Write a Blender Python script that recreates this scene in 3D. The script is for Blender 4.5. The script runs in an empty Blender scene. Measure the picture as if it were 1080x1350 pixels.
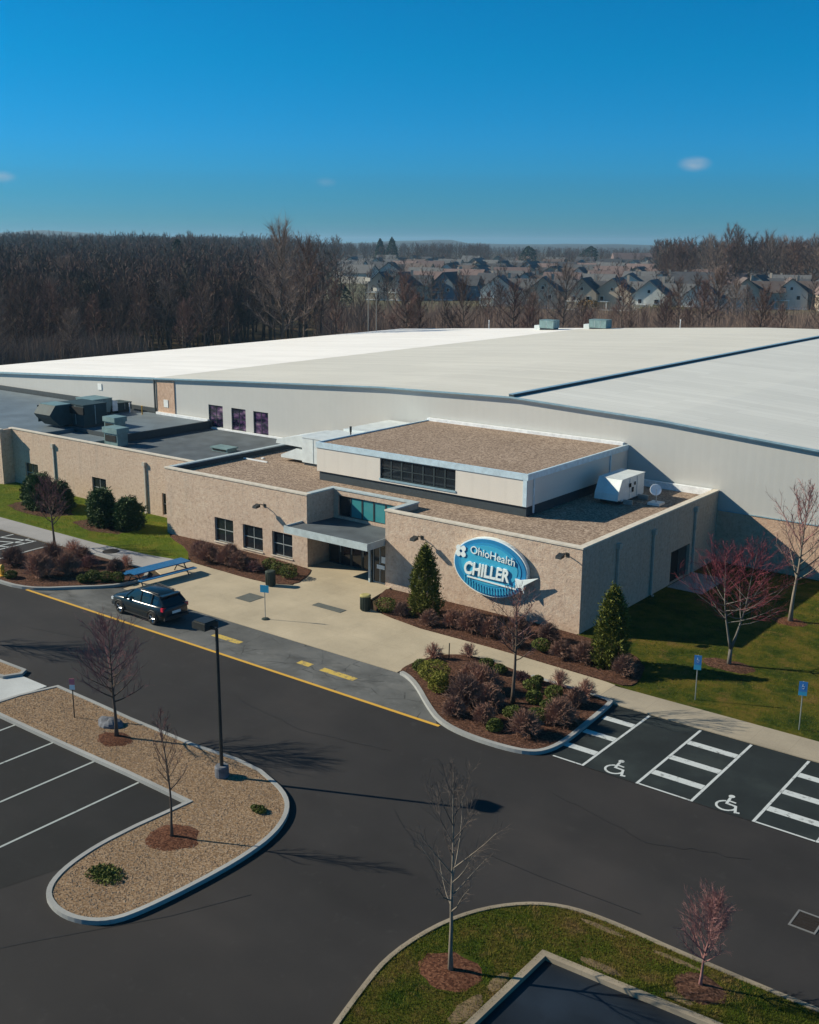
import bpy, math, random
import numpy as np
from mathutils import Vector, Matrix
R = math.radians
scene = bpy.context.scene
col = scene.collection

# ------------------------------------------------------------------ camera
FPX, PITCH, ROLL, YAW = 1445.0, 0.24195, -0.0071, 0.65838
def cam_setup():
    cp, sp, cr, sr = math.cos(PITCH), math.sin(PITCH), math.cos(ROLL), math.sin(ROLL)
    ct, st = math.cos(YAW), math.sin(YAW)
    right = Vector((ct, st, 0)); down = Vector((st*sp, -ct*sp, -cp)); fwd = Vector((-st*cp, ct*cp, -sp))
    r2 = cr*right + sr*down; d2 = -sr*right + cr*down
    cam = bpy.data.objects.new('camera', bpy.data.cameras.new('camera')); col.objects.link(cam)
    m = Matrix((r2, -d2, -fwd)).transposed().to_4x4(); m.translation = Vector((0, 0, 20))
    cam.matrix_world = m
    cam.data.sensor_fit = 'HORIZONTAL'; cam.data.sensor_width = 36.0
    cam.data.lens = FPX/1080*36.0
    cam.data.clip_start = 0.5; cam.data.clip_end = 20000
    scene.camera = cam
cam_setup()

# ------------------------------------------------------------------ sky, sun, exposure
SUNV = Vector((1.58, 0.74, -1.0))            # direction the light travels
EL = math.asin(1/SUNV.length); ROT = math.atan2(-SUNV.x, -SUNV.y)
world = bpy.data.worlds.new('World'); scene.world = world; world.use_nodes = True
def world_setup():
    nt = world.node_tree; N = nt.nodes; L = nt.links
    for n in list(N): N.remove(n)
    out = N.new('ShaderNodeOutputWorld'); bg = N.new('ShaderNodeBackground'); bg.inputs['Strength'].default_value = 0.074
    sky = N.new('ShaderNodeTexSky'); sky.sky_type = 'NISHITA'; sky.sun_disc = False
    sky.sun_elevation = EL; sky.sun_rotation = ROT % (2*math.pi)
    sky.altitude = 300; sky.air_density = 1.0; sky.dust_density = 0.1; sky.ozone_density = 3.5
    hs = N.new('ShaderNodeHueSaturation'); hs.inputs['Saturation'].default_value = 1.35; hs.inputs['Hue'].default_value = 0.484
    # pale haze of the horizon toned down to the dull blue of the photograph, by height above the horizon
    tc = N.new('ShaderNodeTexCoord'); sep = N.new('ShaderNodeSeparateXYZ')
    L.new(tc.outputs['Generated'], sep.inputs[0])
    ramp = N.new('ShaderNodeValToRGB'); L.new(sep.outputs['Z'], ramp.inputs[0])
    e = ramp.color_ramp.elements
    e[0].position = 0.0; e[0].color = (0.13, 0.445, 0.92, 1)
    e[1].position = 0.55; e[1].color = (0.17, 0.74, 0.80, 1)  # overhead sky, out of frame, set teal to colour the fill in shade
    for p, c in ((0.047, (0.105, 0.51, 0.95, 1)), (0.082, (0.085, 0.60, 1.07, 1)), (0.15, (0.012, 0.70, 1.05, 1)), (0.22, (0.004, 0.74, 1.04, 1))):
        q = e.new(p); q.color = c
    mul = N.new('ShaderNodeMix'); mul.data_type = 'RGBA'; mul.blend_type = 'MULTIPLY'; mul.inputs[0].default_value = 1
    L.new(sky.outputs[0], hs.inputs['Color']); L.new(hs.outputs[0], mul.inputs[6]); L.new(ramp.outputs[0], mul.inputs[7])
    # small wisps of cloud at real directions in the sky
    cur = mul.outputs[2]
    noise = N.new('ShaderNodeTexNoise'); noise.inputs['Scale'].default_value = 60; noise.inputs['Detail'].default_value = 5
    mp = N.new('ShaderNodeMapping'); mp.inputs['Scale'].default_value = (1, 1, 3); L.new(tc.outputs['Generated'], mp.inputs[0]); L.new(mp.outputs[0], noise.inputs['Vector'])
    for (d, w, hgt, amt) in CLOUDS:
        s = N.new('ShaderNodeVectorMath'); s.operation = 'SUBTRACT'; L.new(tc.outputs['Generated'], s.inputs[0]); s.inputs[1].default_value = d
        sc = N.new('ShaderNodeVectorMath'); sc.operation = 'MULTIPLY'; L.new(s.outputs[0], sc.inputs[0]); sc.inputs[1].default_value = (1/w, 1/w, 1/hgt)
        ln = N.new('ShaderNodeVectorMath'); ln.operation = 'LENGTH'; L.new(sc.outputs[0], ln.inputs[0])
        mr = N.new('ShaderNodeMapRange'); mr.interpolation_type = 'SMOOTHSTEP'
        mr.inputs[1].default_value = 1.0; mr.inputs[2].default_value = 0.0; mr.inputs[3].default_value = 0; mr.inputs[4].default_value = amt*2
        L.new(ln.outputs['Value'], mr.inputs[0])
        m2 = N.new('ShaderNodeMath'); m2.operation = 'MULTIPLY'; m2.use_clamp = True; L.new(mr.outputs[0], m2.inputs[0]); L.new(noise.outputs[0], m2.inputs[1])
        mx = N.new('ShaderNodeMix'); mx.data_type = 'RGBA'; L.new(m2.outputs[0], mx.inputs[0]); L.new(cur, mx.inputs[6]); mx.inputs[7].default_value = (4.5, 5.2, 6.0, 1)
        cur = mx.outputs[2]
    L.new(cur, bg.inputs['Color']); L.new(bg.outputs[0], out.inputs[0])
def pixdir(px, py):
    m = scene.camera.matrix_world.to_3x3()
    return (m @ Vector(((px-540)/FPX, -(py-675)/FPX, -1))).normalized()
CLOUDS = [(pixdir(916, 216), 0.017, 0.008, 0.55), (pixdir(2, 233), 0.014, 0.006, 0.5), (pixdir(430, 240), 0.012, 0.005, 0.16)]
world_setup()
sun = bpy.data.objects.new('sun', bpy.data.lights.new('sun', 'SUN')); col.objects.link(sun)
sun.data.energy = 5.0; sun.data.angle = R(0.5); sun.data.color = (1.0, 0.90, 0.72)
sun.rotation_euler = SUNV.to_track_quat('-Z', 'Y').to_euler(); sun.location = (-60, 0, 60)
scene.view_settings.view_transform = 'Standard'; scene.view_settings.look = 'None'
scene.view_settings.exposure = 0.35; scene.view_settings.gamma = 1.0
scene.render.engine = 'CYCLES'
scene.render.resolution_x = 819; scene.render.resolution_y = 1024

# ------------------------------------------------------------------ helpers
rnd = random.Random(7)
class MB:
    def __init__(s): s.v = []; s.f = []
    def add(s, vs, fs):
        n = len(s.v); s.v += [tuple(p) for p in vs]; s.f += [tuple(i+n for i in f) for f in fs]; return s
    def box(s, x0, x1, y0, y1, z0, z1):
        return s.add([(x0,y0,z0),(x1,y0,z0),(x1,y1,z0),(x0,y1,z0),(x0,y0,z1),(x1,y0,z1),(x1,y1,z1),(x0,y1,z1)],
                     [(0,3,2,1),(4,5,6,7),(0,1,5,4),(1,2,6,5),(2,3,7,6),(3,0,4,7)])
    def prism(s, poly, z0, z1):
        if area(poly) < 0: poly = poly[::-1]
        n = len(poly)
        return s.add([(x,y,z0) for x,y in poly]+[(x,y,z1) for x,y in poly],
                     [tuple(range(n-1,-1,-1)), tuple(range(n,2*n))]+[(i,(i+1)%n,n+(i+1)%n,n+i) for i in range(n)])
    def sheet(s, poly, z):
        if area(poly) < 0: poly = poly[::-1]
        return s.add([(x,y,z) for x,y in poly], [tuple(range(len(poly)))])
    def xprism(s, poly, y0, y1):      # polygon in x,z extruded along y
        n = len(poly)
        return s.add([(x,y0,z) for x,z in poly]+[(x,y1,z) for x,z in poly],
                     [tuple(range(n)), tuple(range(2*n-1,n-1,-1))]+[(n+i,n+(i+1)%n,(i+1)%n,i) for i in range(n)])
    def yprism(s, poly, x0, x1):      # polygon in y,z extruded along x
        n = len(poly)
        return s.add([(x0,y,z) for y,z in poly]+[(x1,y,z) for y,z in poly],
                     [tuple(range(n-1,-1,-1)), tuple(range(n,2*n))]+[(i,(i+1)%n,n+(i+1)%n,n+i) for i in range(n)])
    def tube(s, pts, rad, n=6, cap=True):
        pts = [Vector(p) for p in pts]; rings = []
        prev = None
        for i, p in enumerate(pts):
            d = (pts[min(i+1,len(pts)-1)]-pts[max(i-1,0)])
            if d.length < 1e-9: d = Vector((0,0,1))
            d.normalize()
            a = Vector((0,0,1)) if abs(d.z) < 0.9 else Vector((1,0,0))
            if prev is not None and abs(prev.dot(d)) < 0.95: a = prev
            u = (a - d*a.dot(d)).normalized(); w = d.cross(u); prev = u
            r = rad[i] if isinstance(rad, (list, tuple)) else rad
            rings.append([p+u*(r*math.cos(2*math.pi*k/n))+w*(r*math.sin(2*math.pi*k/n)) for k in range(n)])
        vs = [q for rg in rings for q in rg]; fs = []
        for i in range(len(pts)-1):
            for k in range(n): fs.append((i*n+k, i*n+(k+1)%n, (i+1)*n+(k+1)%n, (i+1)*n+k))
        if cap: fs += [tuple(range(n-1,-1,-1)), tuple((len(pts)-1)*n+k for k in range(n))]
        return s.add(vs, fs)
    def lathe(s, c, prof, n=16):      # prof list of (r,z)
        vs = [(c[0]+r*math.cos(2*math.pi*k/n), c[1]+r*math.sin(2*math.pi*k/n), c[2]+z) for r,z in prof for k in range(n)]
        m = len(prof)
        fs = [(i*n+k, i*n+(k+1)%n, (i+1)*n+(k+1)%n, (i+1)*n+k) for i in range(m-1) for k in range(n)]
        fs += [tuple(range(n-1,-1,-1)), tuple((m-1)*n+k for k in range(n))]
        return s.add(vs, fs)
    def build(s, name, mat, parent=None, loc=None, smooth=False, uvless=True):
        """parent's world location (or loc for a top-level mesh) becomes the origin"""
        o0 = Vector((0,0,0))
        if parent is not None: o0 = WLOC.get(parent.as_pointer(), Vector((0,0,0)))
        elif loc is not None: o0 = Vector(loc)
        me = bpy.data.meshes.new(name)
        me.from_pydata([(p[0]-o0.x, p[1]-o0.y, p[2]-o0.z) for p in s.v], [], s.f)
        if smooth: me.polygons.foreach_set('use_smooth', [True]*len(me.polygons))
        me.materials.append(mat); me.update()
        o = bpy.data.objects.new(name, me); col.objects.link(o)
        if parent is not None: o.parent = parent; WLOC[o.as_pointer()] = o0
        else: o.location = o0; WLOC[o.as_pointer()] = o0
        return o
WLOC = {}
def area(p): return sum(p[i][0]*p[(i+1)%len(p)][1]-p[(i+1)%len(p)][0]*p[i][1] for i in range(len(p)))/2
def tag(o, label=None, cat=None, group=None, kind=None):
    if label: o['label'] = label
    if cat: o['category'] = cat
    if group: o['group'] = group
    if kind: o['kind'] = kind
    return o
def empty(name, loc, rz=0, local=False):
    o = bpy.data.objects.new(name, None); col.objects.link(o); o.location = loc; o.rotation_euler = (0,0,rz)
    o.empty_display_size = 0.3
    WLOC[o.as_pointer()] = Vector((0,0,0)) if local else Vector(loc)
    return o
def copy_tree(o, parent=None):
    c = o.copy(); col.objects.link(c); c.parent = parent
    for ch in list(o.children): copy_tree(ch, c)
    return c
def smooth_poly(pts, it=2, closed=True):
    for _ in range(it):
        q = []; n = len(pts)
        rng = range(n) if closed else range(n-1)
        if not closed: q.append(pts[0])
        for i in rng:
            a, b = pts[i], pts[(i+1)%n]
            q.append((a[0]*.75+b[0]*.25, a[1]*.75+b[1]*.25)); q.append((a[0]*.25+b[0]*.75, a[1]*.25+b[1]*.75))
        if not closed: q.append(pts[-1])
        pts = q
    return pts
def strip(mb, pts, w, z0, z1, closed=False):
    """a kerb or line: band of width w centred on a polyline"""
    n = len(pts); L = []; Rr = []
    for i in range(n):
        if closed: a, b = pts[i-1], pts[(i+1)%n]
        else: a, b = pts[max(i-1,0)], pts[min(i+1,n-1)]
        c = pts[i]
        def nrm(p, q):
            d = math.hypot(q[0]-p[0], q[1]-p[1]) or 1; return (-(q[1]-p[1])/d, (q[0]-p[0])/d)
        n1 = nrm(a, c) if a != c else nrm(c, b); n2 = nrm(c, b) if b != c else n1
        mx, my = n1[0]+n2[0], n1[1]+n2[1]; l = math.hypot(mx, my) or 1
        mx, my = mx/l, my/l; k = 1/max(0.5, mx*n1[0]+my*n1[1])
        L.append((c[0]+mx*w/2*k, c[1]+my*w/2*k)); Rr.append((c[0]-mx*w/2*k, c[1]-my*w/2*k))
    vs = []
    for i in range(n): vs += [(L[i][0],L[i][1],z1),(Rr[i][0],Rr[i][1],z1),(Rr[i][0],Rr[i][1],z0),(L[i][0],L[i][1],z0)]
    fs = []
    for i in range(n if closed else n-1):
        a = i*4; b = ((i+1)%n)*4
        fs += [(a,a+1,b+1,b),(a+1,a+2,b+2,b+1),(a+3,a,b,b+3)]
    if not closed: fs += [(0,3,2,1), (4*(n-1),4*(n-1)+1,4*(n-1)+2,4*(n-1)+3)]
    mb.add(vs, fs); return mb
def wallseg(mb, axis, c, th, u0, u1, z0, z1, ops=()):
    """wall along x (axis 'x', at y=c..c+th) or along y (axis 'y', at x=c..c+th) with openings (u0,u1,z0,z1)"""
    us = sorted(set([u0,u1]+[o[0] for o in ops]+[o[1] for o in ops])); us = [u for u in us if u0 <= u <= u1]
    for a, b in zip(us[:-1], us[1:]):
        zz = [z0]
        for o in sorted((o for o in ops if o[0] <= a+1e-6 and o[1] >= b-1e-6), key=lambda o: o[2]): zz += [o[2], o[3]]
        zz.append(z1)
        for k in range(0, len(zz), 2):
            if zz[k+1]-zz[k] > 1e-4:
                if axis == 'x': mb.box(a, b, c, c+th, zz[k], zz[k+1])
                else: mb.box(c, c+th, a, b, zz[k], zz[k+1])
    return mb
def inpoly(x, y, poly):
    c = False; n = len(poly)
    for i in range(n):
        x1, y1 = poly[i]; x2, y2 = poly[i-1]
        if (y1 > y) != (y2 > y) and x < (x2-x1)*(y-y1)/(y2-y1)+x1: c = not c
    return c

# ------------------------------------------------------------------ materials
class NT:
    def __init__(s, name, rough=0.8, metal=0.0, spec=0.3):
        s.m = bpy.data.materials.new(name); s.m.use_nodes = True; s.t = s.m.node_tree; s.N = s.t.nodes; s.L = s.t.links
        s.b = s.N['Principled BSDF']; s.b.inputs['Roughness'].default_value = rough; s.b.inputs['Metallic'].default_value = metal
        s.b.inputs['Specular IOR Level'].default_value = spec
        s.tc = s.N.new('ShaderNodeTexCoord')
    def noise(s, scale, detail=4, rough=0.6, vec=None, stretch=None):
        n = s.N.new('ShaderNodeTexNoise'); n.inputs['Scale'].default_value = scale; n.inputs['Detail'].default_value = detail; n.inputs['Roughness'].default_value = rough
        v = vec or s.tc.outputs['Object']
        if stretch:
            mp = s.N.new('ShaderNodeMapping'); mp.inputs['Scale'].default_value = stretch; s.L.new(v, mp.inputs[0]); v = mp.outputs[0]
        s.L.new(v, n.inputs['Vector']); return n.outputs[0]
    def vor(s, scale, feature='F1', out='Color', rnd_=1.0, vec=None):
        n = s.N.new('ShaderNodeTexVoronoi'); n.feature = feature; n.inputs['Scale'].default_value = scale; n.inputs['Randomness'].default_value = rnd_
        s.L.new(vec or s.tc.outputs['Object'], n.inputs['Vector']); return n.outputs[out]
    def ramp(s, fac, stops, interp='LINEAR'):
        r = s.N.new('ShaderNodeValToRGB'); r.color_ramp.interpolation = interp; e = r.color_ramp.elements
        e[0].position = stops[0][0]; e[0].color = (*stops[0][1], 1); e[1].position = stops[-1][0]; e[1].color = (*stops[-1][1], 1)
        for p, c in stops[1:-1]:
            q = e.new(p); q.color = (*c, 1)
        s.L.new(fac, r.inputs[0]); return r.outputs[0]
    def mix(s, fac, a, b, mode='MIX'):
        n = s.N.new('ShaderNodeMix'); n.data_type = 'RGBA'; n.blend_type = mode
        for i, v in ((0, fac), (6, a), (7, b)):
            if isinstance(v, (int, float)): n.inputs[i].default_value = v
            elif isinstance(v, tuple): n.inputs[i].default_value = (*v, 1)
            else: s.L.new(v, n.inputs[i])
        return n.outputs[2]
    def mapr(s, v, a, b, c, d):
        n = s.N.new('ShaderNodeMapRange'); s.L.new(v, n.inputs[0])
        for i, x in enumerate((a, b, c, d)): n.inputs[i+1].default_value = x
        return n.outputs[0]
    def bump(s, h, strength=0.4, dist=0.02):
        n = s.N.new('ShaderNodeBump'); n.inputs['Strength'].default_value = strength; n.inputs['Distance'].default_value = dist
        s.L.new(h, n.inputs['Height']); s.L.new(n.outputs[0], s.b.inputs['Normal']); return s
    def col(s, c):
        if isinstance(c, tuple): s.b.inputs['Base Color'].default_value = (*c, 1)
        else: s.L.new(c, s.b.inputs['Base Color'])
        return s
    def rough(s, v): s.L.new(v, s.b.inputs['Roughness']); return s
def simple(name, c, rough=0.6, metal=0.0, var=0.15, scale=3.0, spec=0.4, bump=0.0):
    t = NT(name, rough, metal, spec); n = t.noise(scale, 5)
    d = tuple(max(0, x*(1-var)) for x in c); l = tuple(min(1, x*(1+var)) for x in c)
    t.col(t.ramp(n, [(0.3, d), (0.7, l)]))
    if bump: t.bump(t.noise(scale*8, 3), bump, 0.01)
    return t.m
def asphalt(name, c, warm, scale=0.12, crack=False, speck=0.25):
    t = NT(name, 0.85, 0, 0.25)
    big = t.noise(scale, 6, 0.62); fine = t.noise(55, 2, 0.7); streak = t.noise(0.35, 4, 0.6, stretch=(0.18, 1.6, 1))
    a = t.ramp(big, [(0.36, tuple(x*0.55 for x in c)), (0.5, c), (0.64, tuple(x*y for x, y in zip(c, warm)))])
    a = t.mix(t.mapr(streak, 0.35, 0.75, 0, 0.35), a, tuple(x*1.45 for x in c))
    sw = t.noise(0.16, 3, 0.5, stretch=(0.35, 1.0, 1)); a = t.mix(t.mapr(sw, 0.46, 0.60, 0, 0.55), a, tuple(x*0.52 for x in c))
    st2 = t.noise(1.7, 5, 0.7); a = t.mix(t.mapr(st2, 0.58, 0.72, 0, 0.45), a, tuple(x*1.9 for x in c))
    a = t.mix(speck, a, t.ramp(fine, [(0.3, tuple(x*0.4 for x in c)), (0.7, tuple(x*1.9 for x in c))]))
    if crack:
        d = t.vor(0.55, 'DISTANCE_TO_EDGE', 'Distance')
        wob = t.noise(0.9, 3)
        f = t.N.new('ShaderNodeMath'); f.operation = 'MULTIPLY'
        t.L.new(t.mapr(d, 0.0, 0.018, 1, 0), f.inputs[0]); t.L.new(t.mapr(wob, 0.45, 0.6, 0, 1), f.inputs[1])
        a = t.mix(f.outputs[0], a, tuple(x*0.35 for x in c))
        blot = t.noise(0.8, 4, 0.6, stretch=(0.5, 1, 1))
        a = t.mix(t.mapr(blot, 0.52, 0.72, 0, 0.75), a, tuple(x*0.35 for x in c))
    t.col(a); t.bump(fine, 0.25, 0.01)
    return t.m
M = {}
M['road'] = asphalt('asphalt_road', (0.0275, 0.0262, 0.0262), (1.7, 1.6, 1.52), 0.09)
M['lot'] = asphalt('asphalt_parking', (0.014, 0.019, 0.026), (1.6, 1.7, 1.8), 0.35); M['lot'].node_tree.nodes['Principled BSDF'].inputs['Roughness'].default_value = 0.45
M['lot2'] = asphalt('asphalt_parking_dark', (0.017, 0.0175, 0.0175), (1.7, 1.6, 1.6), 0.2)
M['stall'] = asphalt('asphalt_stalls', (0.017, 0.023, 0.024), (2.4, 2.3, 2.1), 0.45, speck=0.45)
M['lane'] = asphalt('asphalt_old_lane', (0.115, 0.120, 0.118), (1.4, 1.35, 1.3), 0.5, True)
def concrete(name, c, joint=(1.5, 1.5), blotch=0.25):
    t = NT(name, 0.85, 0, 0.2)
    n = t.noise(0.35, 6, 0.6); f = t.noise(14, 3, 0.7)
    a = t.ramp(n, [(0.3, tuple(x*(1-blotch) for x in c)), (0.7, tuple(min(.95, x*(1+blotch*.5)) for x in c))])
    a = t.mix(0.25, a, t.ramp(f, [(0.3, tuple(x*0.7 for x in c)), (0.7, tuple(min(.95, x*1.15) for x in c))]))
    if joint:
        br = t.N.new('ShaderNodeTexBrick'); br.offset = 0; br.inputs['Scale'].default_value = 1
        br.inputs['Mortar Size'].default_value = 0.012; br.inputs['Brick Width'].default_value = joint[0]; br.inputs['Row Height'].default_value = joint[1]
        t.L.new(t.tc.outputs['Object'], br.inputs['Vector'])
        a = t.mix(t.mapr(br.outputs['Fac'], 0, 1, 0, 0.28), a, tuple(x*0.45 for x in c))
    t.col(a); t.bump(f, 0.2, 0.01)
    return t.m
M['plaza'] = concrete('plaza_concrete', (0.46, 0.395, 0.285), (2.4, 2.4))
M['walk'] = concrete('sidewalk_concrete', (0.36, 0.315, 0.24), (1.6, 2.2))
M['walkgrey'] = concrete('old_sidewalk_concrete', (0.34, 0.335, 0.33), (1.6, 2.2))
M['kerb'] = concrete('kerb_concrete', (0.34, 0.35, 0.34), (2.5, 2.5), 0.3)
M['kerbbrown'] = concrete('stained_kerb_concrete', (0.30, 0.255, 0.19), (2.5, 2.5), 0.35)
M['slab'] = concrete('pale_slab_concrete', (0.50, 0.53, 0.53), None)
def paint(name, c, wear=0.5, under=(0.05,0.05,0.05)):
    t = NT(name, 0.7); n = t.noise(3.5, 6, 0.75)
    t.col(t.mix(t.mapr(n, wear, wear+0.14, 0, 1), c, under)); return t.m
M['yellow'] = paint('yellow_road_paint', (0.62, 0.36, 0.05), 0.62)
M['yellowworn'] = paint('worn_yellow_paint', (0.55, 0.40, 0.09), 0.50, (0.12,0.12,0.12))
M['white'] = paint('white_road_paint', (0.52, 0.56, 0.56), 0.55)
M['whitethin'] = paint('worn_white_paint', (0.36, 0.40, 0.39), 0.58)
def masonry(name, tint=(0.83,0.83,0.835)):
    t = NT(name, 0.9, 0, 0.15)
    mp = t.N.new('ShaderNodeCombineXYZ'); sp = t.N.new('ShaderNodeSeparateXYZ'); t.L.new(t.tc.outputs['Object'], sp.inputs[0])
    ad = t.N.new('ShaderNodeMath'); ad.operation = 'ADD'; t.L.new(sp.outputs[0], ad.inputs[0]); t.L.new(sp.outputs[1], ad.inputs[1])
    t.L.new(ad.outputs[0], mp.inputs[0]); t.L.new(sp.outputs[2], mp.inputs[1])
    br = t.N.new('ShaderNodeTexBrick'); br.inputs['Scale'].default_value = 1; br.inputs['Brick Width'].default_value = 0.4; br.inputs['Row Height'].default_value = 0.2
    br.inputs['Mortar Size'].default_value = 0.008; br.inputs['Bias'].default_value = 0.0
    k = lambda c: tuple(x*y for x, y in zip(c, tint))
    br.inputs['Color1'].default_value = (*k((0.62, 0.47, 0.355)), 1); br.inputs['Color2'].default_value = (*k((0.72, 0.60, 0.475)), 1); br.inputs['Mortar'].default_value = (*k((0.55, 0.47, 0.39)), 1)
    t.L.new(mp.outputs[0], br.inputs['Vector'])
    sp_ = t.noise(5.0, 4, 0.75); big = t.noise(0.5, 4)
    a = t.mix(0.62, br.outputs['Color'], t.ramp(sp_, [(0.32, k((0.36, 0.26, 0.20))), (0.45, k((0.68, 0.50, 0.38))), (0.58, k((0.78, 0.62, 0.47))), (0.72, k((0.90, 0.80, 0.68)))]))
    a = t.mix(t.mapr(big, 0.3, 0.7, 0.0, 0.22), a, k((0.50, 0.37, 0.27)))
    stk = t.noise(1.3, 4, 0.7, stretch=(1.6, 1.6, 0.12)); a = t.mix(t.mapr(stk, 0.52, 0.72, 0, 0.35), a, k((0.42, 0.36, 0.31)))
    t.col(a); t.bump(t.noise(9, 4, 0.8), 0.8, 0.05)
    return t.m
M['stone'] = masonry('split_face_masonry')
M['stonepink'] = masonry('pink_masonry', (0.84, 0.76, 0.72))
def ribbed(name, c, axis, period, rough=0.5, strength=0.35, var=0.06, metal=0.0, groove=0.12):
    t = NT(name, rough, metal, 0.4); n = t.noise(0.08, 5, 0.6)
    a = t.ramp(n, [(0.3, tuple(x*(1-var) for x in c)), (0.7, tuple(min(1, x*(1+var)) for x in c))])
    w = t.N.new('ShaderNodeTexWave'); w.bands_direction = axis; w.inputs['Scale'].default_value = 0.314/period*1.0
    t.L.new(t.tc.outputs['Object'], w.inputs['Vector'])
    a = t.mix(t.mapr(w.outputs['Fac'], 0, 0.12, groove, 0), a, tuple(x*0.55 for x in c))
    st = t.noise(1.2, 3, 0.6, stretch=(1.0, 0.05, 1) if axis == 'X' else (0.05, 1, 1))
    a = t.mix(t.mapr(st, 0.4, 0.8, 0, 0.18), a, tuple(x*0.78 for x in c))
    pan = t.N.new('ShaderNodeTexBrick'); pan.offset = 0.5; pan.inputs['Scale'].default_value = 1; pan.inputs['Brick Width'].default_value = 9.0 if axis == 'Y' else 1.2; pan.inputs['Row Height'].default_value = 1.2 if axis == 'Y' else 9.0
    pan.inputs['Mortar Size'].default_value = 0.02; pan.inputs['Bias'].default_value = 0
    pan.inputs['Color1'].default_value = (0.89,0.89,0.885,1); pan.inputs['Color2'].default_value = (1,1,1,1); pan.inputs['Mortar'].default_value = (0.68,0.68,0.68,1)
    t.L.new(t.tc.outputs['Object'], pan.inputs['Vector'])
    if name.find('roof') >= 0: a = t.mix(0.75, a, pan.outputs['Color'], 'MULTIPLY')
    t.col(a)
    t.bump(w.outputs['Fac'], strength, 0.05)
    return t.m
M['siding'] = ribbed('grey_metal_siding', (0.52, 0.525, 0.50), 'X', 0.6, 0.55, 0.03, 0.04, 0, 0.04)
M['roofbeige'] = ribbed('beige_metal_roof', (0.725, 0.70, 0.61), 'Y', 0.6, 0.55, 0.06, 0.04, 0, 0.05)
M['roofpale'] = ribbed('pale_ribbed_metal_roof', (0.755, 0.75, 0.68), 'Y', 0.7, 0.5, 0.16, 0.06, 0, 0.14)
M['roofwhite'] = ribbed('white_roof_membrane', (0.98, 0.955, 0.90), 'Y', 3.0, 0.6, 0.04, 0.02, 0, 0.03)
M['penthouse'] = ribbed('pale_panel_cladding', (0.70, 0.66, 0.59), 'X', 1.2, 0.5, 0.05, 0.06, 0, 0.08)
M['trimblue'] = simple('blue_grey_metal_trim', (0.30, 0.46, 0.54), 0.35, 0.2)
M['fascia'] = simple('pale_blue_metal_fascia', (0.55, 0.70, 0.78), 0.35, 0.1)
M['flash'] = simple('white_flashing', (0.80, 0.84, 0.86), 0.4)
M['cap'] = simple('stone_coping', (0.62, 0.57, 0.48), 0.7)
M['capgrey'] = simple('grey_coping', (0.42, 0.50, 0.52), 0.5)
M['darkflash'] = simple('dark_roof_flashing', (0.035, 0.05, 0.06), 0.7)
def gravel(name, stops, scale, bump=0.7):
    t = NT(name, 0.95, 0, 0.1)
    v = t.vor(scale, 'F1', 'Color'); sep = t.N.new('ShaderNodeSeparateColor'); t.L.new(v, sep.inputs[0])
    a = t.ramp(sep.outputs[0], stops)
    big = t.noise(0.25, 5, 0.6)
    a = t.mix(t.mapr(big, 0.35, 0.7, 0, 0.35), a, stops[0][1])
    t.col(a); t.bump(t.vor(scale, 'F1', 'Distance'), -bump, 0.04); return t.m
M['roofgravel'] = gravel('roof_gravel', [(0.0, (0.17, 0.125, 0.095)), (0.5, (0.30, 0.225, 0.17)), (1.0, (0.48, 0.385, 0.30))], 11)
M['gravel'] = gravel('tan_landscape_gravel', [(0.0, (0.14, 0.09, 0.052)), (0.5, (0.25, 0.165, 0.095)), (1.0, (0.36, 0.275, 0.19))], 22)
M['membrane'] = simple('black_roof_membrane', (0.085, 0.105, 0.12), 0.75, 0, 0.35, 0.5)
M['membraneblue'] = simple('grey_roof_membrane', (0.13, 0.17, 0.20), 0.6, 0, 0.2, 0.4)
def grass(name, stops, bare=None):
    t = NT(name, 0.95, 0, 0.1); n = t.noise(0.55, 6, 0.7); f = t.noise(22, 3, 0.8, stretch=(1, 2.2, 1))
    a = t.ramp(n, stops); a = t.mix(0.55, a, t.mix(1.0, a, t.ramp(f, [(0.3, (0.15, 0.15, 0.15)), (0.7, (1.0, 1.0, 1.0))]), 'MULTIPLY'))
    if bare: a = t.mix(t.mapr(t.noise(0.9, 5, 0.7), 0.56, 0.68, 0, 0.8), a, bare)
    t.col(a); t.bump(f, 0.9, 0.06); return t.m
M['lawn'] = grass('lawn_grass', [(0.36, (0.030, 0.058, 0.007)), (0.47, (0.075, 0.095, 0.010)), (0.56, (0.14, 0.125, 0.016)), (0.66, (0.20, 0.14, 0.03))], (0.15,0.10,0.03))
M['lawnbright'] = grass('bright_lawn_grass', [(0.30, (0.07, 0.13, 0.008)), (0.5, (0.14, 0.19, 0.014)), (0.68, (0.22, 0.20, 0.025))])
M['lawnisland'] = grass('island_grass', [(0.36, (0.035, 0.075, 0.006)), (0.48, (0.09, 0.105, 0.012)), (0.62, (0.17, 0.125, 0.03))], (0.13, 0.085, 0.04))
M['mulch'] = gravel('brown_mulch', [(0.0, (0.035, 0.018, 0.012)), (0.5, (0.085, 0.042, 0.028)), (1.0, (0.17, 0.09, 0.06))], 16, 0.9)
M['mulchred'] = gravel('red_bark_mulch', [(0.0, (0.04, 0.016, 0.010)), (0.5, (0.095, 0.040, 0.023)), (1.0, (0.18, 0.085, 0.05))], 18, 0.9)
M['soil'] = simple('dry_bare_soil', (0.17, 0.12, 0.065), 1.0, 0, 0.3, 3)
M['ground'] = simple('winter_field', (0.085, 0.065, 0.038), 1.0, 0, 0.35, 0.03, 0.1)
M['leaflitter'] = simple('leaf_litter', (0.10, 0.075, 0.055), 1.0, 0, 0.4, 0.2, 0.1)
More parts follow.
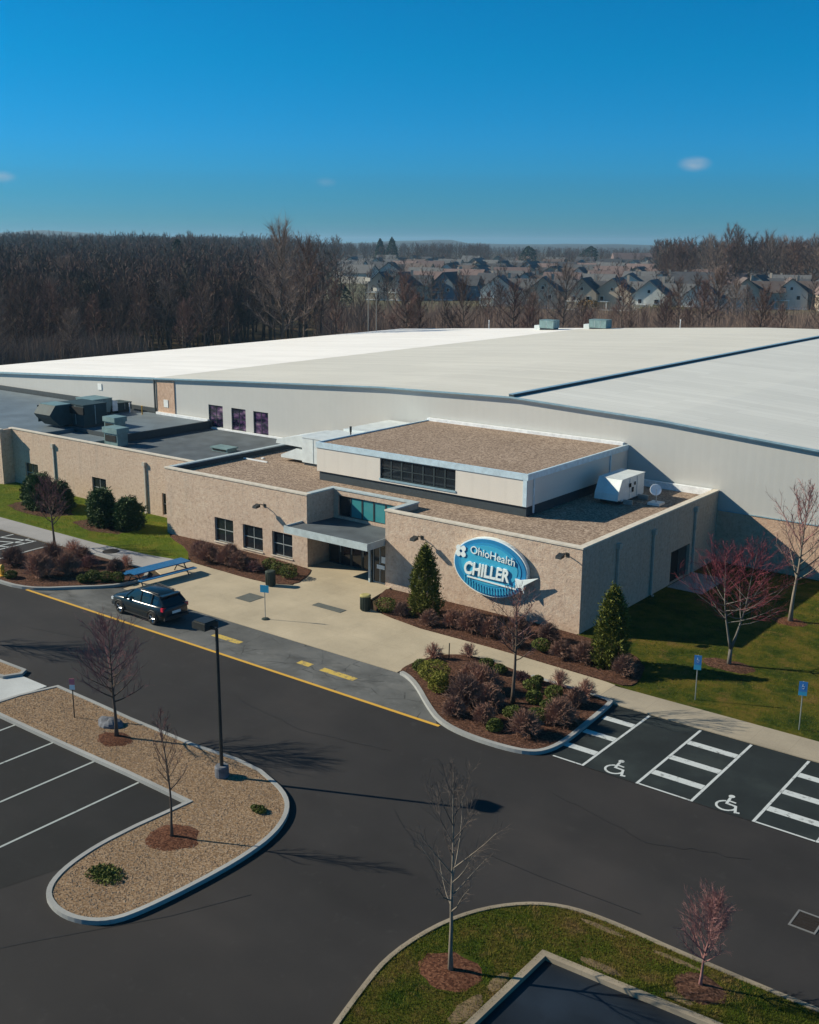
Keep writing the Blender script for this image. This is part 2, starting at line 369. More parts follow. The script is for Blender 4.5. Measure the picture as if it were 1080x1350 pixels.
def bark(name, c, var=0.35):
    t = NT(name, 0.9, 0, 0.15)
    oi = t.N.new('ShaderNodeObjectInfo')
    n = t.noise(2.5, 4, 0.7, stretch=(3, 3, 0.6))
    a = t.ramp(n, [(0.3, tuple(x*(1-var) for x in c)), (0.7, tuple(x*(1+var) for x in c))])
    a = t.mix(0.6, a, t.mix(1.0, a, t.ramp(oi.outputs['Random'], [(0, (0.6, 0.62, 0.7)), (0.5, (1.0, 0.9, 0.85)), (1, (1.5, 1.3, 1.2))]), 'MULTIPLY'))
    t.col(a); return t.m
M['bark'] = bark('dark_bark', (0.12, 0.095, 0.075))
M['barkpale'] = bark('pale_bark', (0.20, 0.185, 0.155))
M['twigred'] = bark('red_budding_twigs', (0.21, 0.055, 0.07))
M['twigpink'] = bark('pink_budding_twigs', (0.27, 0.15, 0.145))
M['twigbrown'] = bark('brown_twigs', (0.17, 0.10, 0.095))
M['twigrose'] = bark('rose_brown_twigs', (0.24, 0.125, 0.125))
M['twigpale'] = bark('pale_twigs', (0.15, 0.125, 0.105))
M['twigshrub'] = bark('russet_shrub_twigs', (0.245, 0.155, 0.118))
M['twigtan'] = bark('tan_shrub_twigs', (0.40, 0.24, 0.18))
M['woodtrunk'] = bark('woodland_bark', (0.105, 0.088, 0.076))
M['woodtwig'] = bark('woodland_twigs', (0.13, 0.088, 0.075))
M['woodtwig2'] = bark('woodland_red_twigs', (0.155, 0.10, 0.088))
M['woodtwig3'] = bark('woodland_grey_twigs', (0.24, 0.19, 0.16))
def woodfar():
    t = NT('far_wood_twigs', 0.95, 0, 0.1)
    t.col(t.ramp(t.noise(0.045, 4, 0.8), [(0.30,(0.045,0.052,0.05)),(0.42,(0.10,0.075,0.062)),(0.52,(0.15,0.095,0.085)),(0.60,(0.075,0.07,0.06)),(0.72,(0.19,0.155,0.13))])); return t.m
M['woodfar'] = woodfar()
def leaf(name, a_, b_, scale=3):
    t = NT(name, 0.7, 0, 0.25); n = t.noise(scale, 4, 0.7)
    t.col(t.ramp(n, [(0.3, a_), (0.7, b_)])); return t.m
M['leafgreen'] = leaf('evergreen_leaves', (0.04, 0.065, 0.012), (0.14, 0.16, 0.026))
M['leafdark'] = leaf('dark_evergreen_leaves', (0.018, 0.035, 0.014), (0.045, 0.075, 0.022))
M['leafyellow'] = leaf('yellow_green_leaves', (0.11, 0.12, 0.012), (0.24, 0.23, 0.03))
M['leafarbor'] = leaf('arborvitae_leaves', (0.05, 0.075, 0.012), (0.19, 0.19, 0.03))
M['leafspruce'] = leaf('spruce_needles', (0.03, 0.06, 0.02), (0.09, 0.14, 0.045))
M['glass'] = NT('dark_window_glass', 0.08, 0, 0.6).col((0.012, 0.018, 0.024)).m
M['glassteal'] = NT('teal_window_glass', 0.1, 0, 0.6).col((0.05, 0.26, 0.28)).m
def gpurple():
    t = NT('purple_glass_painted_reflection', 0.12, 0, 0.5)
    n = t.noise(1.1, 3, 0.6, stretch=(1, 1, 2.2)); t.col(t.ramp(n, [(0.42, (0.012, 0.014, 0.03)), (0.55, (0.10, 0.05, 0.13)), (0.68, (0.28, 0.20, 0.26))])); return t.m  # mottled reflections painted into the pane colour
M['glasspurple'] = gpurple()
M['frame'] = simple('grey_window_frame', (0.30, 0.33, 0.33), 0.5)
M['framedark'] = simple('dark_window_frame', (0.03, 0.045, 0.05), 0.5)
M['hvacwhite'] = simple('pale_hvac_metal', (0.66, 0.72, 0.72), 0.45, 0.1, 0.12, 1.5)
M['hvacteal'] = simple('weathered_teal_metal', (0.17, 0.27, 0.275), 0.5, 0.1, 0.25, 1.5)
M['hvacdark'] = simple('dark_teal_metal', (0.016, 0.045, 0.055), 0.7, 0.0, 0.3, 1.5)
M['hole'] = simple('black_louvre', (0.01, 0.012, 0.014), 0.9)
M['pole'] = simple('dark_bronze_paint', (0.035, 0.04, 0.04), 0.45, 0.3)
M['galv'] = simple('galvanised_steel', (0.38, 0.42, 0.42), 0.4, 0.6)
M['downspout'] = simple('tan_downspout', (0.44, 0.43, 0.38), 0.5)
M['signblue'] = simple('bright_blue_sign', (0.02, 0.22, 0.46), 0.4, 0, 0.05)
M['signteal'] = simple('teal_sign_ring', (0.03, 0.30, 0.55), 0.4, 0, 0.05)
M['signlight'] = simple('light_blue_sign', (0.05, 0.40, 0.62), 0.4, 0, 0.05)
M['signwhite'] = simple('white_sign_letters', (0.80, 0.90, 0.90), 0.5, 0, 0.04)
M['signred'] = simple('red_sign_face', (0.62, 0.20, 0.24), 0.5, 0, 0.1)
M['parkblue'] = simple('parking_sign_blue', (0.05, 0.25, 0.60), 0.5, 0, 0.08)
M['tableblue'] = simple('blue_painted_bench', (0.015, 0.13, 0.30), 0.5, 0, 0.2)
M['can'] = simple('dark_green_trash_metal', (0.03, 0.045, 0.035), 0.6)
M['canyellow'] = simple('yellowed_lid', (0.40, 0.36, 0.14), 0.6)
M['hydrant'] = simple('yellow_hydrant_paint', (0.62, 0.34, 0.03), 0.5)
M['rock'] = simple('grey_boulder', (0.13, 0.14, 0.16), 0.95, 0, 0.35, 5, 0.2, 0.4)
M['darkseam'] = simple('tar_seam', (0.012,0.012,0.012), 0.6)
M['galvdark'] = simple('dull_grate_frame', (0.16,0.165,0.165), 0.8)
M['iron'] = simple('rusty_iron_grate', (0.016, 0.012, 0.010), 0.9)
M['paper'] = simple('white_poster', (0.75, 0.78, 0.76), 0.6)
M['mat'] = simple('dark_mat', (0.10, 0.11, 0.10), 0.9)

# ------------------------------------------------------------------ ground, road, kerbs
def struct(name, mb, mat, **k):
    o = mb.build(name, mat, **k); o['kind'] = 'structure'; return o
def disc(r, n=64): return [(r*math.cos(2*math.pi*i/n), r*math.sin(2*math.pi*i/n)) for i in range(n)]
struct('ground', MB().sheet(disc(9000), -0.06), M['ground'])
struct('asphalt_lot', MB().sheet([(-95,-60),(60,-60),(60,41.5),(-95,41.5)], 0.0), M['road'])
# older grey pull-in lane along the plaza
LANE = [(-55.2,34.75),(-25.4,34.85),(-26.4,36.0),(-28.3,37.6),(-29.6,38.3),(-32.2,38.35),(-51.4,38.6),(-51.0,40.2),(-51.5,38.6),(-53.2,36.9)]
struct('drop_off_lane', MB().sheet([(-55.1,34.75),(-25.4,34.85),(-26.4,36.0),(-28.3,37.6),(-29.8,38.42),(-51.2,38.42),(-52.3,37.5),(-53.4,36.4)], 0.004), M['lane'])
yl = strip(MB(), [(-55.3,34.78),(-40,34.83),(-25.3,34.88)], 0.17, 0.006, 0.010)
struct('yellow_lane_line', yl, M['yellow'])
dash = MB()
for x0, x1 in ((-41.1,-39.1),(-35.0,-34.2),(-33.5,-31.4)): dash.box(x0, x1, 36.3, 36.7, 0.006, 0.010)
struct('yellow_crosswalk_marks', dash, M['yellowworn'])
# plaza and walks
struct('plaza', MB().prism([(-51.0,38.43),(-30.4,38.43),(-30.3,41.85),(-21.5,41.85),(-21.5,43.55),(-22.1,43.65),(-28.1,43.95),(-33.2,43.95),(-35.5,44.3),(-37.3,44.75),(-38.4,46.0),(-38.9,48.52),(-39.28,48.52),(-39.28,50.5),(-45.55,50.5),(-45.55,48.52),(-45.0,47.2),(-43.7,45.2),(-45.2,44.5),(-49.8,44.5),(-52.3,44.6),(-53.2,43.0),(-52.5,42.05),(-51.3,41.6)], -0.05, 0.03), M['plaza'])
struct('sidewalk_right', MB().prism([(-21.5,41.6),(30,41.6),(30,43.45),(-21.5,43.45)], -0.05, 0.025), M['walk'])
struct('sidewalk_left', MB().prism([(-100,41.6),(-53.9,41.75),(-52.4,42.1),(-53.1,43.0),(-52.35,44.6),(-55.4,44.0),(-60,43.6),(-100,43.5)], -0.05, 0.026), M['walkgrey'])
# stalls on the right
struct('accessible_stalls', MB().sheet([(-20.2,35.5),(30,35.5),(30,41.55),(-20.4,41.55)], 0.004), M['stall'])
ln = MB()
def line(a, b, w=0.11): strip(ln, [a, b], w, 0.008, 0.012)
for x in (-18.75,-16.4,-14.2,-11.85,-9.6): line((x, 35.45), (x+0.0, 41.45))
for x0, x1 in ((-20.1,-18.82),(-16.33,-14.27),(-11.78,-9.67)): line((x0, 35.5), (x1, 35.5), 0.11)
for x0, x1 in ((-20.25,-18.82),(-16.33,-14.27),(-11.78,-9.67)):
    for yy in (36.75, 38.35, 40.05): ln.box(x0, x1, yy-0.19, yy+0.19, 0.008, 0.012)
struct('stall_lines', ln, M['white'])
def wheelchair(cx, cy):
    m = MB(); z0, z1 = 0.008, 0.012
    def P(u, v): return (cx+u, cy+v)
    strip(m, [P(0.36*math.cos(t)+0.0, 0.36*math.sin(t)-0.12) for t in [math.pi*0.62+i*math.pi*1.35/14 for i in range(15)]], 0.09, z0, z1)
    strip(m, [P(-0.10,0.52), P(-0.05,0.05), P(0.30,0.02), P(0.45,-0.42), P(0.6,-0.38)], 0.10, z0+0.001, z1+0.001)
    strip(m, [P(-0.08,0.28), P(0.22,0.26)], 0.08, z0+0.002, z1+0.002)
    m.prism([P(-0.10+0.12*math.cos(t), 0.66+0.12*math.sin(t)) for t in [i*math.pi/5 for i in range(10)]], z0, z1)
    return m
for cx in (-17.6, -13.05): struct('wheelchair_symbol', wheelchair(cx, 36.1), M['white'])
# lot on the left: stall lines
ln = MB()
for x in (-42.1,-39.4,-36.7,-34.0,-31.25): line((x,17.6),(x+0.0,23.72), 0.10)
struct('parking_lines_left', ln, M['whitethin'])
ln = MB()
for a, b in (((-66.9,37.2),(-66.9,41.4)),((-65.0,39.0),(-65.0,41.4)),((-64.2,37),(-64.2,41.4)),((-61.85,37.6),(-61.85,41.0)),((-64.2,40.6),(-66.9,39.4)),((-64.2,39.4),(-66.9,38.2)),((-64.2,41.3),(-66.9,40.4)),((-69.6,36.5),(-69.6,41.3))): line(a, b, 0.13)
struct('parking_lines_far_left', ln, M['white'])
struct('parking_lot_left', MB().sheet([(-60,-20),(-33,-20),(-29.6,14.5),(-28.5,18.5),(-28.35,23.8),(-60,23.8)], 0.004), M['lot2'])
sm = MB()
strip(sm, [(-27.4,13.0),(-26.0,15.4),(-23.7,18.9),(-22.6,21.2)], 0.035, 0.003, 0.006); struct('asphalt_seam', sm, M['darkseam'])
sm = MB(); strip(sm, [(-18.6,27.8),(-16.0,27.75),(-12.5,27.9)], 0.03, 0.003, 0.006); struct('asphalt_seam', sm, M['darkseam'])
sm = MB(); strip(sm, [(-20.2,35.45),(-9,35.45),(30,35.45)], 0.03, 0.009, 0.013); struct('asphalt_seam', sm, M['darkseam'])
def crack(pts, seed, w=0.022):
    r = random.Random(seed); q = []
    for (x0,y0),(x1,y1) in zip(pts[:-1],pts[1:]):
        n = max(2, int(math.hypot(x1-x0,y1-y0)/0.35))
        for i in range(n): f = i/n; q.append((x0+(x1-x0)*f+r.gauss(0,0.05), y0+(y1-y0)*f+r.gauss(0,0.05)))
    q.append(pts[-1]); m = MB(); strip(m, q, w, 0.005, 0.007); struct('asphalt_crack', m, M['darkseam'])
crack([(-34,31.5),(-29.5,30.9),(-25.5,31.8)], 1); crack([(-22.5,28.2),(-19.3,26.2),(-17.6,24.9)], 2)
crack([(-50,31.0),(-45.2,32.1),(-41.5,31.6)], 3); crack([(-36.5,35.4),(-34.8,36.4),(-32.0,36.0),(-30.2,37.2)], 4); crack([(-18.5,32.9),(-14.2,31.8),(-11.0,33.0)], 5)
# lawns
struct('lawn_left', MB().sheet([(-100,43.5),(-60,43.6),(-55.4,44.0),(-52.4,44.62),(-54.6,46.6),(-57.9,47.8),(-58.9,48.5),(-58.9,51.25),(-82,51.25),(-82,50),(-100,50)], 0.03), M['lawnbright'])
struct('lawn_right', MB().sheet([(-26.3,44.5),(-20.8,43.45),(30,43.45),(30,66.3),(-26.3,66.3)], 0.02), M['lawn'])
struct('lawn_outskirts', MB().sheet([(-150,50),(-82,50),(-82,66),(-117,66),(-117,158),(0,158),(0,66.3),(30,66.3),(30,200),(-150,200)], -0.02), M['leaflitter'])
# planting beds
bedF = smooth_poly([(-58.2,48.45),(-57.9,47.7),(-54.6,46.5),(-52.5,44.75),(-49.8,44.55),(-46.8,44.4),(-44.8,44.6),(-43.6,45.3),(-44.3,47.2),(-45.2,48.45)], 1)
bedB = smooth_poly([(-39.0,48.45),(-38.4,46.8),(-37.2,44.8),(-35.5,44.35),(-33.2,44.0),(-28.1,43.95),(-22.1,43.7),(-20.9,43.7),(-20.8,44.6),(-21.6,47.0),(-24.5,48.45)], 1)
struct('planting_bed_left', MB().prism(bedF, -0.02, 0.07), M['mulch'])
struct('planting_bed_right', MB().prism(bedB, -0.02, 0.07), M['mulch'])
PM = smooth_poly([(-30.4,38.45),(-29.6,38.25),(-28.5,37.55),(-26.8,36.1),(-25.4,35.1),(-23.8,34.72),(-21.9,34.75),(-20.75,35.05),(-20.35,35.9),(-20.3,37.2),(-20.45,39.1),(-20.6,41.2),(-20.75,41.7),(-24.5,41.75),(-28.5,42.4),(-29.9,41.6),(-30.4,40.2)], 2)
PL = smooth_poly([(-62.0,34.5),(-57.7,34.55),(-56.0,34.65),(-54.6,35.2),(-53.2,36.7),(-51.9,38.0),(-51.4,39.2),(-51.4,40.3),(-52.6,41.55),(-55,41.6),(-59.2,41.6),(-62.0,41.55),(-62.0,39.2),(-61.6,37.2),(-63,35)], 1)
PM_in = [(x*0.985-0.015*25, y*0.985+0.015*38.4) for x, y in PM]
struct('planter_middle_soil', MB().prism(PM, 0.0, 0.13), M['mulch'])
struct('planter_left_soil', MB().prism(PL, 0.0, 0.13), M['mulch'])
kb = MB(); strip(kb, PM[:52], 0.2, 0.0, 0.16)
struct('kerb_middle_planter', kb, M['kerb'])
kb = MB(); strip(kb, PL, 0.2, 0.0, 0.16, True); struct('kerb_left_planter', kb, M['kerb'])
# gravel island
ISL = [(-46.6,27.15),(-41.3,27.15),(-38.7,27.1),(-35.9,27.0),(-33.3,27.0),(-31.7,27.0),(-29.6,27.2)] + smooth_poly([(-28.2,27.1),(-26.3,26.5),(-25.2,25.6),(-24.5,24.2),(-24.25,22.5),(-24.3,20.5),(-24.5,18.5),(-24.8,17.5),(-25.6,16.95),(-26.6,16.85),(-27.6,17.2),(-28.25,18.2),(-28.6,19.8),(-28.6,21.5)], 2, False) + [(-28.45,23.8),(-32,23.85),(-36,23.8),(-40.7,23.8),(-41.85,23.85)]
ISL = ISL[1:]
ISLP = ISL + [(-41.75,25.5)]
struct('gravel_island', MB().prism(ISLP, 0.0, 0.12), M['gravel'])
kb = MB(); strip(kb, ISLP, 0.17, 0.0, 0.155, True); struct('kerb_gravel_island', kb, M['kerb'])
struct('concrete_walk_slab', MB().prism([(-52,24.1),(-42.0,24.1),(-41.9,27.0),(-43.8,27.0),(-52,26.2)], 0.0, 0.03), M['slab'])
I2 = [(-60,27.4),(-46,27.3),(-44.2,27.35),(-43.95,27.0),(-44.3,26.3),(-46.5,25.9),(-60,25.9)]
struct('gravel_island_far', MB().prism(I2, 0.0, 0.12), M['gravel'])
kb = MB(); strip(kb, I2, 0.17, 0.0, 0.155, True); struct('kerb_gravel_island_far', kb, M['kerb'])
# grass island at the bottom
GI = smooth_poly([(-15.2,10),(-16.0,16.5),(-16.9,19.9),(-17.2,21.6),(-16.9,23.8),(-16.1,25.4),(-14.9,26.5),(-13.4,26.85),(-10,26.7),(-4,26.75),(20,26.75)], 2, False)
GIN = [(20,24.55),(-8.7,24.5),(-13.75,24.25),(-13.75,20.5),(-13.7,10)]
struct('grass_island', MB().prism(GI+GIN, 0.0, 0.12), M['lawnisland'])
kb = MB(); strip(kb, GI, 0.15, 0.0, 0.155); struct('kerb_grass_island', kb, M['kerbbrown'])
kb = MB(); strip(kb, GIN, 0.22, 0.0, 0.155); struct('kerb_grass_island_inner', kb, M['kerbbrown'])
struct('parking_lot_bottom', MB().sheet([(-13.75,0),(20,0),(20,24.5),(-8.7,24.5),(-13.75,24.25)], 0.004), M['lot'])
def patch(name, cx, cy, rx, ry, z, mat, seed=0, h=0.05, n=22):
    r = random.Random(seed); pts = []
    for i in range(n):
        t = 2*math.pi*i/n; k = 0.9+0.2*r.random(); pts.append((cx+rx*k*math.cos(t), cy+ry*k*math.sin(t)))
    m = MB(); nn = len(pts)
    m.add([(x, y, z) for x, y in pts]+[(cx+(x-cx)*.6, cy+(y-cy)*.6, z+h) for x, y in pts]+[(cx, cy, z+h*1.15)],
          [(i,(i+1)%nn,nn+(i+1)%nn,nn+i) for i in range(nn)]+[(nn+i,nn+(i+1)%nn,2*nn) for i in range(nn)])
    return struct(name, m, mat, smooth=True)
patch('mulch_ring', -34.8, 25.35, 0.85, 0.6, 0.12, M['mulchred'], 1)
patch('mulch_ring', -27.0, 21.8, 0.95, 0.85, 0.12, M['mulchred'], 2)
patch('mulch_ring', -15.4, 21.95, 0.95, 0.8, 0.12, M['mulchred'], 3)
patch('mulch_ring', -9.6, 25.6, 0.8, 0.6, 0.12, M['mulch'], 4)
patch('mulch_ring', -18.35, 49.2, 1.3, 0.75, 0.02, M['mulch'], 5)
patch('mulch_ring', -18.2, 57.5, 0.9, 0.7, 0.02, M['mulchred'], 6)
patch('mulch_bed_lawn', -63.9, 46.7, 2.9, 1.3, 0.03, M['mulch'], 7)
patch('mulch_bed_lawn', -71.8, 46.9, 3.4, 1.6, 0.03, M['mulch'], 8)
for k, (x, y, rx, ry) in enumerate(((-14.15,20.9,0.32,0.9),(-14.1,22.4,0.25,0.6),(-12.2,24.75,0.8,0.2),(-9.9,24.85,0.5,0.18),(-13.0,26.4,0.9,0.14),(-10.6,26.35,1.0,0.12))): patch('bare_soil_patch', x, y, rx*0.8, ry*0.8, 0.122, M['soil'], 20+k, 0.012)
struct('door_landing', MB().box(-26.1,-23.9,59.0,62.8,0.0,0.05), M['walkgrey'])

# ------------------------------------------------------------------ entrance building
WT = 4.65
eb = empty('entrance_building', (-42.6, 57, 0))
tag(eb, 'low tan masonry building with flat gravel roof, raised pale penthouse and recessed glass entrance', 'building')
FW = [(-54.1,-52.3,0.3,1.95),(-51.4,-49.55,0.27,1.9),(-48.7,-46.9,0.3,1.88)]
w = MB(); T = 0.3
wallseg(w, 'x', 48.5, T, -59.0, -45.6, -0.05, WT, FW)
wallseg(w, 'x', 48.5, T, -39.3, -26.2, -0.05, WT)
wallseg(w, 'y', -59.0, T, 48.5+T, 66.15, -0.05, WT)
wallseg(w, 'y', -26.2-T, T, 48.5+T, 66.15, -0.05, WT, [(59.5,62.2,0.05,2.05)])
wallseg(w, 'y', -45.6-T, T, 48.5+T, 51.0, -0.05, WT)
wallseg(w, 'y', -39.3, T, 48.5+T, 51.0, -0.05, WT)
wallseg(w, 'x', 51.0, T, -45.6-T, -39.3+T, 2.75, WT, [(-45.2,-39.5,2.95,4.3)])
w.build('wall', M['stone'], eb)
MB().prism([(-58.7,48.8),(-45.9,48.8),(-45.9,51.3),(-39.0,51.3),(-39.0,48.8),(-26.5,48.8),(-26.5,66.1),(-58.7,66.1)], 4.0, 4.32).build('gravel_roof', M['roofgravel'], eb)
for (a, b, c, d) in ((-59.05,-45.55,48.45,48.85),(-39.35,-26.15,48.45,48.85),(-26.55,-26.15,48.85,66.15)):
    MB().box(a,b,c,d,WT+0.003,WT+0.09).build('coping', M['cap'], eb)
for (a, b, c, d) in ((-59.05,-58.65,48.85,66.15),(-45.95,-45.55,48.85,51.35),(-39.35,-38.95,48.85,51.35),(-45.55,-39.35,50.95,51.35)):
    MB().box(a,b,c,d,WT+0.003,WT+0.09).build('coping', M['capgrey'], eb)
for (a, b, c, d) in ((-58.7,-58.66,48.85,66.1),(-58.66,-46,48.8,48.83),(-38.9,-26.6,48.8,48.83)):
    MB().box(a,b,c,d,4.33,4.64).build('parapet_flashing', M['darkflash'], eb)
MB().box(-33.0,-26.6,65.8,66.12,4.33,4.75).build('base_flashing', M['flash'], eb)
def window(parent, x0, x1, z0, z1, y, mat, fm, nx=2, nz=2, name='window', th=0.05):
    f = MB()
    f.box(x0, x0+th, y, y+0.06, z0, z1).box(x1-th, x1, y, y+0.06, z0, z1).box(x0+th, x1-th, y, y+0.06, z1-th, z1).box(x0+th, x1-th, y, y+0.06, z0, z0+th)
    for i in range(1, nx): xx = x0+(x1-x0)*i/nx; f.box(xx-th*.4, xx+th*.4, y+0.004, y+0.05, z0+th, z1-th)
    for i in range(1, nz): zz = z0+(z1-z0)*i/nz; f.box(x0+th, x1-th, y+0.008, y+0.046, zz-th*.5, zz+th*.5)
    o = f.build(name, fm, parent)
    MB().box(x0+th*.5, x1-th*.5, y+0.03, y+0.04, z0+th*.5, z1-th*.5).build('pane', mat, o)
    return o
for (a, b, z0, z1) in FW:
    o = window(eb, a, b, z0, z1, 48.62, M['glass'], M['frame'])
    MB().box(a-0.05, b+0.05, 48.44, 48.6, z0-0.07, z0).build('sill', M['cap'], o)
# clerestory above the canopy
for i in range(6):
    x0 = -45.2+i*0.95; window(eb, x0, x0+0.95, 2.95, 4.3, 51.1, M['glassteal'] if i > 0 else M['glass'], M['framedark'], 1, 1)
# entrance: storefront deep in the recess, vestibule sidelight at the right
MB().box(-45.6,-39.3,50.9,51.0,-0.05,2.7).build('recess_back', M['framedark'], eb)
for i in range(5):
    x0 = -45.3+i*0.93
    d = window(eb, x0, x0+0.9, 0.04, 2.5, 50.2, M['glass'], M['framedark'], 1, 2 if i in (0,4) else 1, 'door', 0.07)
    if i in (2,3): MB().box(x0+0.25, x0+0.62, 50.17, 50.19, 1.3, 1.85).build('poster', M['paper'], d)
    if 0 < i < 4: MB().box(x0+0.1, x0+0.14, 50.1, 50.14, 0.9, 1.4).build('handle', M['galv'], d)
o = window(eb, -40.45,-39.32, 0.04, 2.5, 48.7, M['glass'], M['frame'], 2, 1, 'sidelight', 0.08)
MB().box(-39.75,-39.45,48.675,48.69,1.35,1.75).box(-40.1,-39.5,48.675,48.69,0.95,1.2).build('poster', M['paper'], o)
MB().box(-40.5,-40.42,48.7,50.15,0.04,2.5).build('side_glass', M['glass'], o)
# canopy: sloped deck with fascia
cn = MB().yprism([(46.9,2.62),(46.9,2.9),(50.98,2.78),(50.98,2.6)], -45.95, -39.35)
cno = cn.build('canopy', M['membrane'], eb)
MB().box(-46.0,-39.3,46.82,46.9,2.55,2.98).box(-46.03,-45.96,46.9,48.48,2.55,2.98).box(-39.34,-39.31,46.9,48.48,2.55,2.98).build('canopy_fascia', M['capgrey'], cno)
MB().box(-40.62,-40.5,48.5,48.62,0.03,2.6).build('canopy_post', M['capgrey'], cno)
# side door
MB().box(-26.42,-26.38,59.55,60.85,0.05,2.0).build('side_door', M['hole'], eb)
MB().box(-26.42,-26.38,60.9,62.15,0.05,2.0).build('side_door', M['framedark'], eb)
def downspout(parent, x, y, ztop, nx, ny, mat=None):
    """nx,ny point away from the wall"""
    m = MB(); cx, cy = x+nx*0.07, y+ny*0.07; a = 0.06
    m.box(cx-a, cx+a, cy-a, cy+a, 0.1, ztop-0.3)
    m.box(cx-a*2.4, cx+a*2.4, cy-a*2.4, cy+a*2.4, ztop-0.3, ztop)
    m.box(cx+nx*0.1-a, cx+nx*0.1+a, cy+ny*0.1-a, cy+ny*0.1+a, 0.03, 0.12)
    return m.build('downspout', mat or M['downspout'], parent)
for yy, zz in ((52.4,4.15),(56.8,4.05),(62.6,4.3)): downspout(eb, -26.2, yy, zz, 1.2, 0)
# penthouse
PX0, PX1, PY0, PY1, PZ0, PZ1 = -49.3, -32.7, 53.5, 66.15, 4.95, 6.9
pw = MB(); wallseg(pw, 'x', PY0, 0.25, PX0, PX1, PZ0, 6.55, [(-43.8,-37.85,5.2,6.5)])
wallseg(pw, 'y', PX0, 0.25, PY0+0.25, PY1, PZ0, 6.55); wallseg(pw, 'y', PX1-0.25, 0.25, PY0+0.25, PY1, PZ0, 6.55)
ph = pw.build('penthouse', M['penthouse'], eb)
MB().box(PX0+0.12, PX1-0.12, PY0+0.12, PY1, 4.33, 4.94).build('skirt', M['darkflash'], ph)
fs = MB(); z0, z1 = 6.55, 6.92
fs.box(PX0-0.05, PX1+0.05, PY0-0.06, PY0+0.1, z0, z1).box(PX0-0.05, PX0+0.1, PY0+0.1, PY1, z0, z1).box(PX1-0.1, PX1+0.05, PY0+0.1, PY1, z0, z1)
fs.build('fascia', M['fascia'], ph)
MB().box(PX0+0.1, PX1-0.1, PY0+0.1, PY1-0.3, 6.5, 6.84).build('penthouse_roof', M['roofgravel'], ph)
MB().box(PX0-0.02, PX1-0.25, PY1-0.3, PY1, 6.6, 7.05).build('back_flashing', M['flash'], ph)
for i in range(7):
    x0 = -43.8+i*0.85; window(ph, x0, x0+0.85, 5.2, 6.5, PY0+0.08, M['glass'], M['framedark'], 1, 2)
MB().box(-43.85,-37.8,PY0-0.05,PY0+0.08,5.08,5.2).build('sill', M['trimblue'], ph)
MB().box(PX1-0.28,PX1-0.02,PY0-0.055,PY0-0.005,4.96,6.55).build('corner_trim', M['fascia'], ph)
for yy in (PY0+0.6, 63.6): MB().box(PX1+0.005,PX1+0.08,yy,yy+0.12,4.5,6.55).build('downspout', M['fascia'], ph)

# ------------------------------------------------------------------ office wing on the left
ow = empty('office_wing', (-70, 58, 0)); tag(ow, 'low tan masonry wing with black flat roof left of the entrance building', 'building')
OW = [(-80.1,-78.3,0.3,1.95),(-71.1,-69.35,0.35,1.95),(-62.75,-62.3,0.2,1.85)]
w = MB(); wallseg(w, 'x', 51.2, T, -82.0, -59.0, -0.05, 4.6, OW)
wallseg(w, 'x', 50.1, T, -118, -82.0, -0.05, 4.6); wallseg(w, 'y', -82.0, T, 50.1, 51.2, -0.05, 4.6)
w.build('wall', M['stone'], ow)
MB().box(-82.05,-59.06,51.15,51.5,4.603,4.68).box(-118,-81.68,50.05,50.4,4.603,4.68).build('coping', M['cap'], ow)
MB().prism([(-82,50.4),(-82,51.5),(-80,51.5),(-80,56.2),(-73.8,56.2),(-73.8,66.1),(-118,66.1),(-118,50.4)], 3.3, 4.18).build('raised_roof', M['membraneblue'], ow)
MB().prism([(-80,51.5),(-59.05,51.5),(-59.05,66.1),(-73.8,66.1),(-73.8,56.2),(-80,56.2)], 3.2, 3.62).build('roof', M['membrane'], ow)
MB().box(-71.5,-59.1,51.6,54.6,3.623,3.70).build('roof_patch', M['membraneblue'], ow)
MB().box(-79.9,-74.6,51.6,56.05,3.55,3.9).build('roof_patch', M['membraneblue'], ow)
MB().box(-80,-73.8,56.1,56.19,3.5,4.26).build('roof_step', M['darkflash'], ow); MB().box(-73.79,-73.6,56.19,66.1,3.5,4.3).build('roof_step', M['darkflash'], ow)
MB().box(-81,-73.9,65.85,66.11,4.185,4.4).build('base_flashing', M['flash'], ow); MB().box(-73.5,-59.1,65.85,66.11,3.625,3.75).build('base_flashing', M['flash'], ow)
MB().box(-81.98,-59.1,51.5,51.53,3.5,4.6).build('parapet_flashing', M['darkflash'], ow)
for (a, b, z0, z1) in OW: window(ow, a, b, z0, z1, 51.3, M['glass'], M['frame'], 2 if b-a > 1 else 1, 2)
downspout(ow, -75.9, 51.2, 4.0, 0, -1); downspout(ow, -64.5, 51.2, 3.95, 0, -1)

# ------------------------------------------------------------------ arena halls
YB = 148.0
def roofz(x): return float(np.interp(x, [-81.2,-70,-54,-42,-31,-20,-3], [7.5,8.15,9.0,9.3,8.85,8.05,6.75]))
ah = empty('arena_hall', (-42, 107, 0)); tag(ah, 'huge grey metal arena hall with beige low-pitched roof behind the entrance building', 'building')
xs = [-81.2,-70,-54,-42,-31,-20,-3]
AW = [(-74.1,-72.25,3.75,5.7),(-71.15,-69.35,3.72,5.68),(-68.4,-66.6,3.65,5.66)]
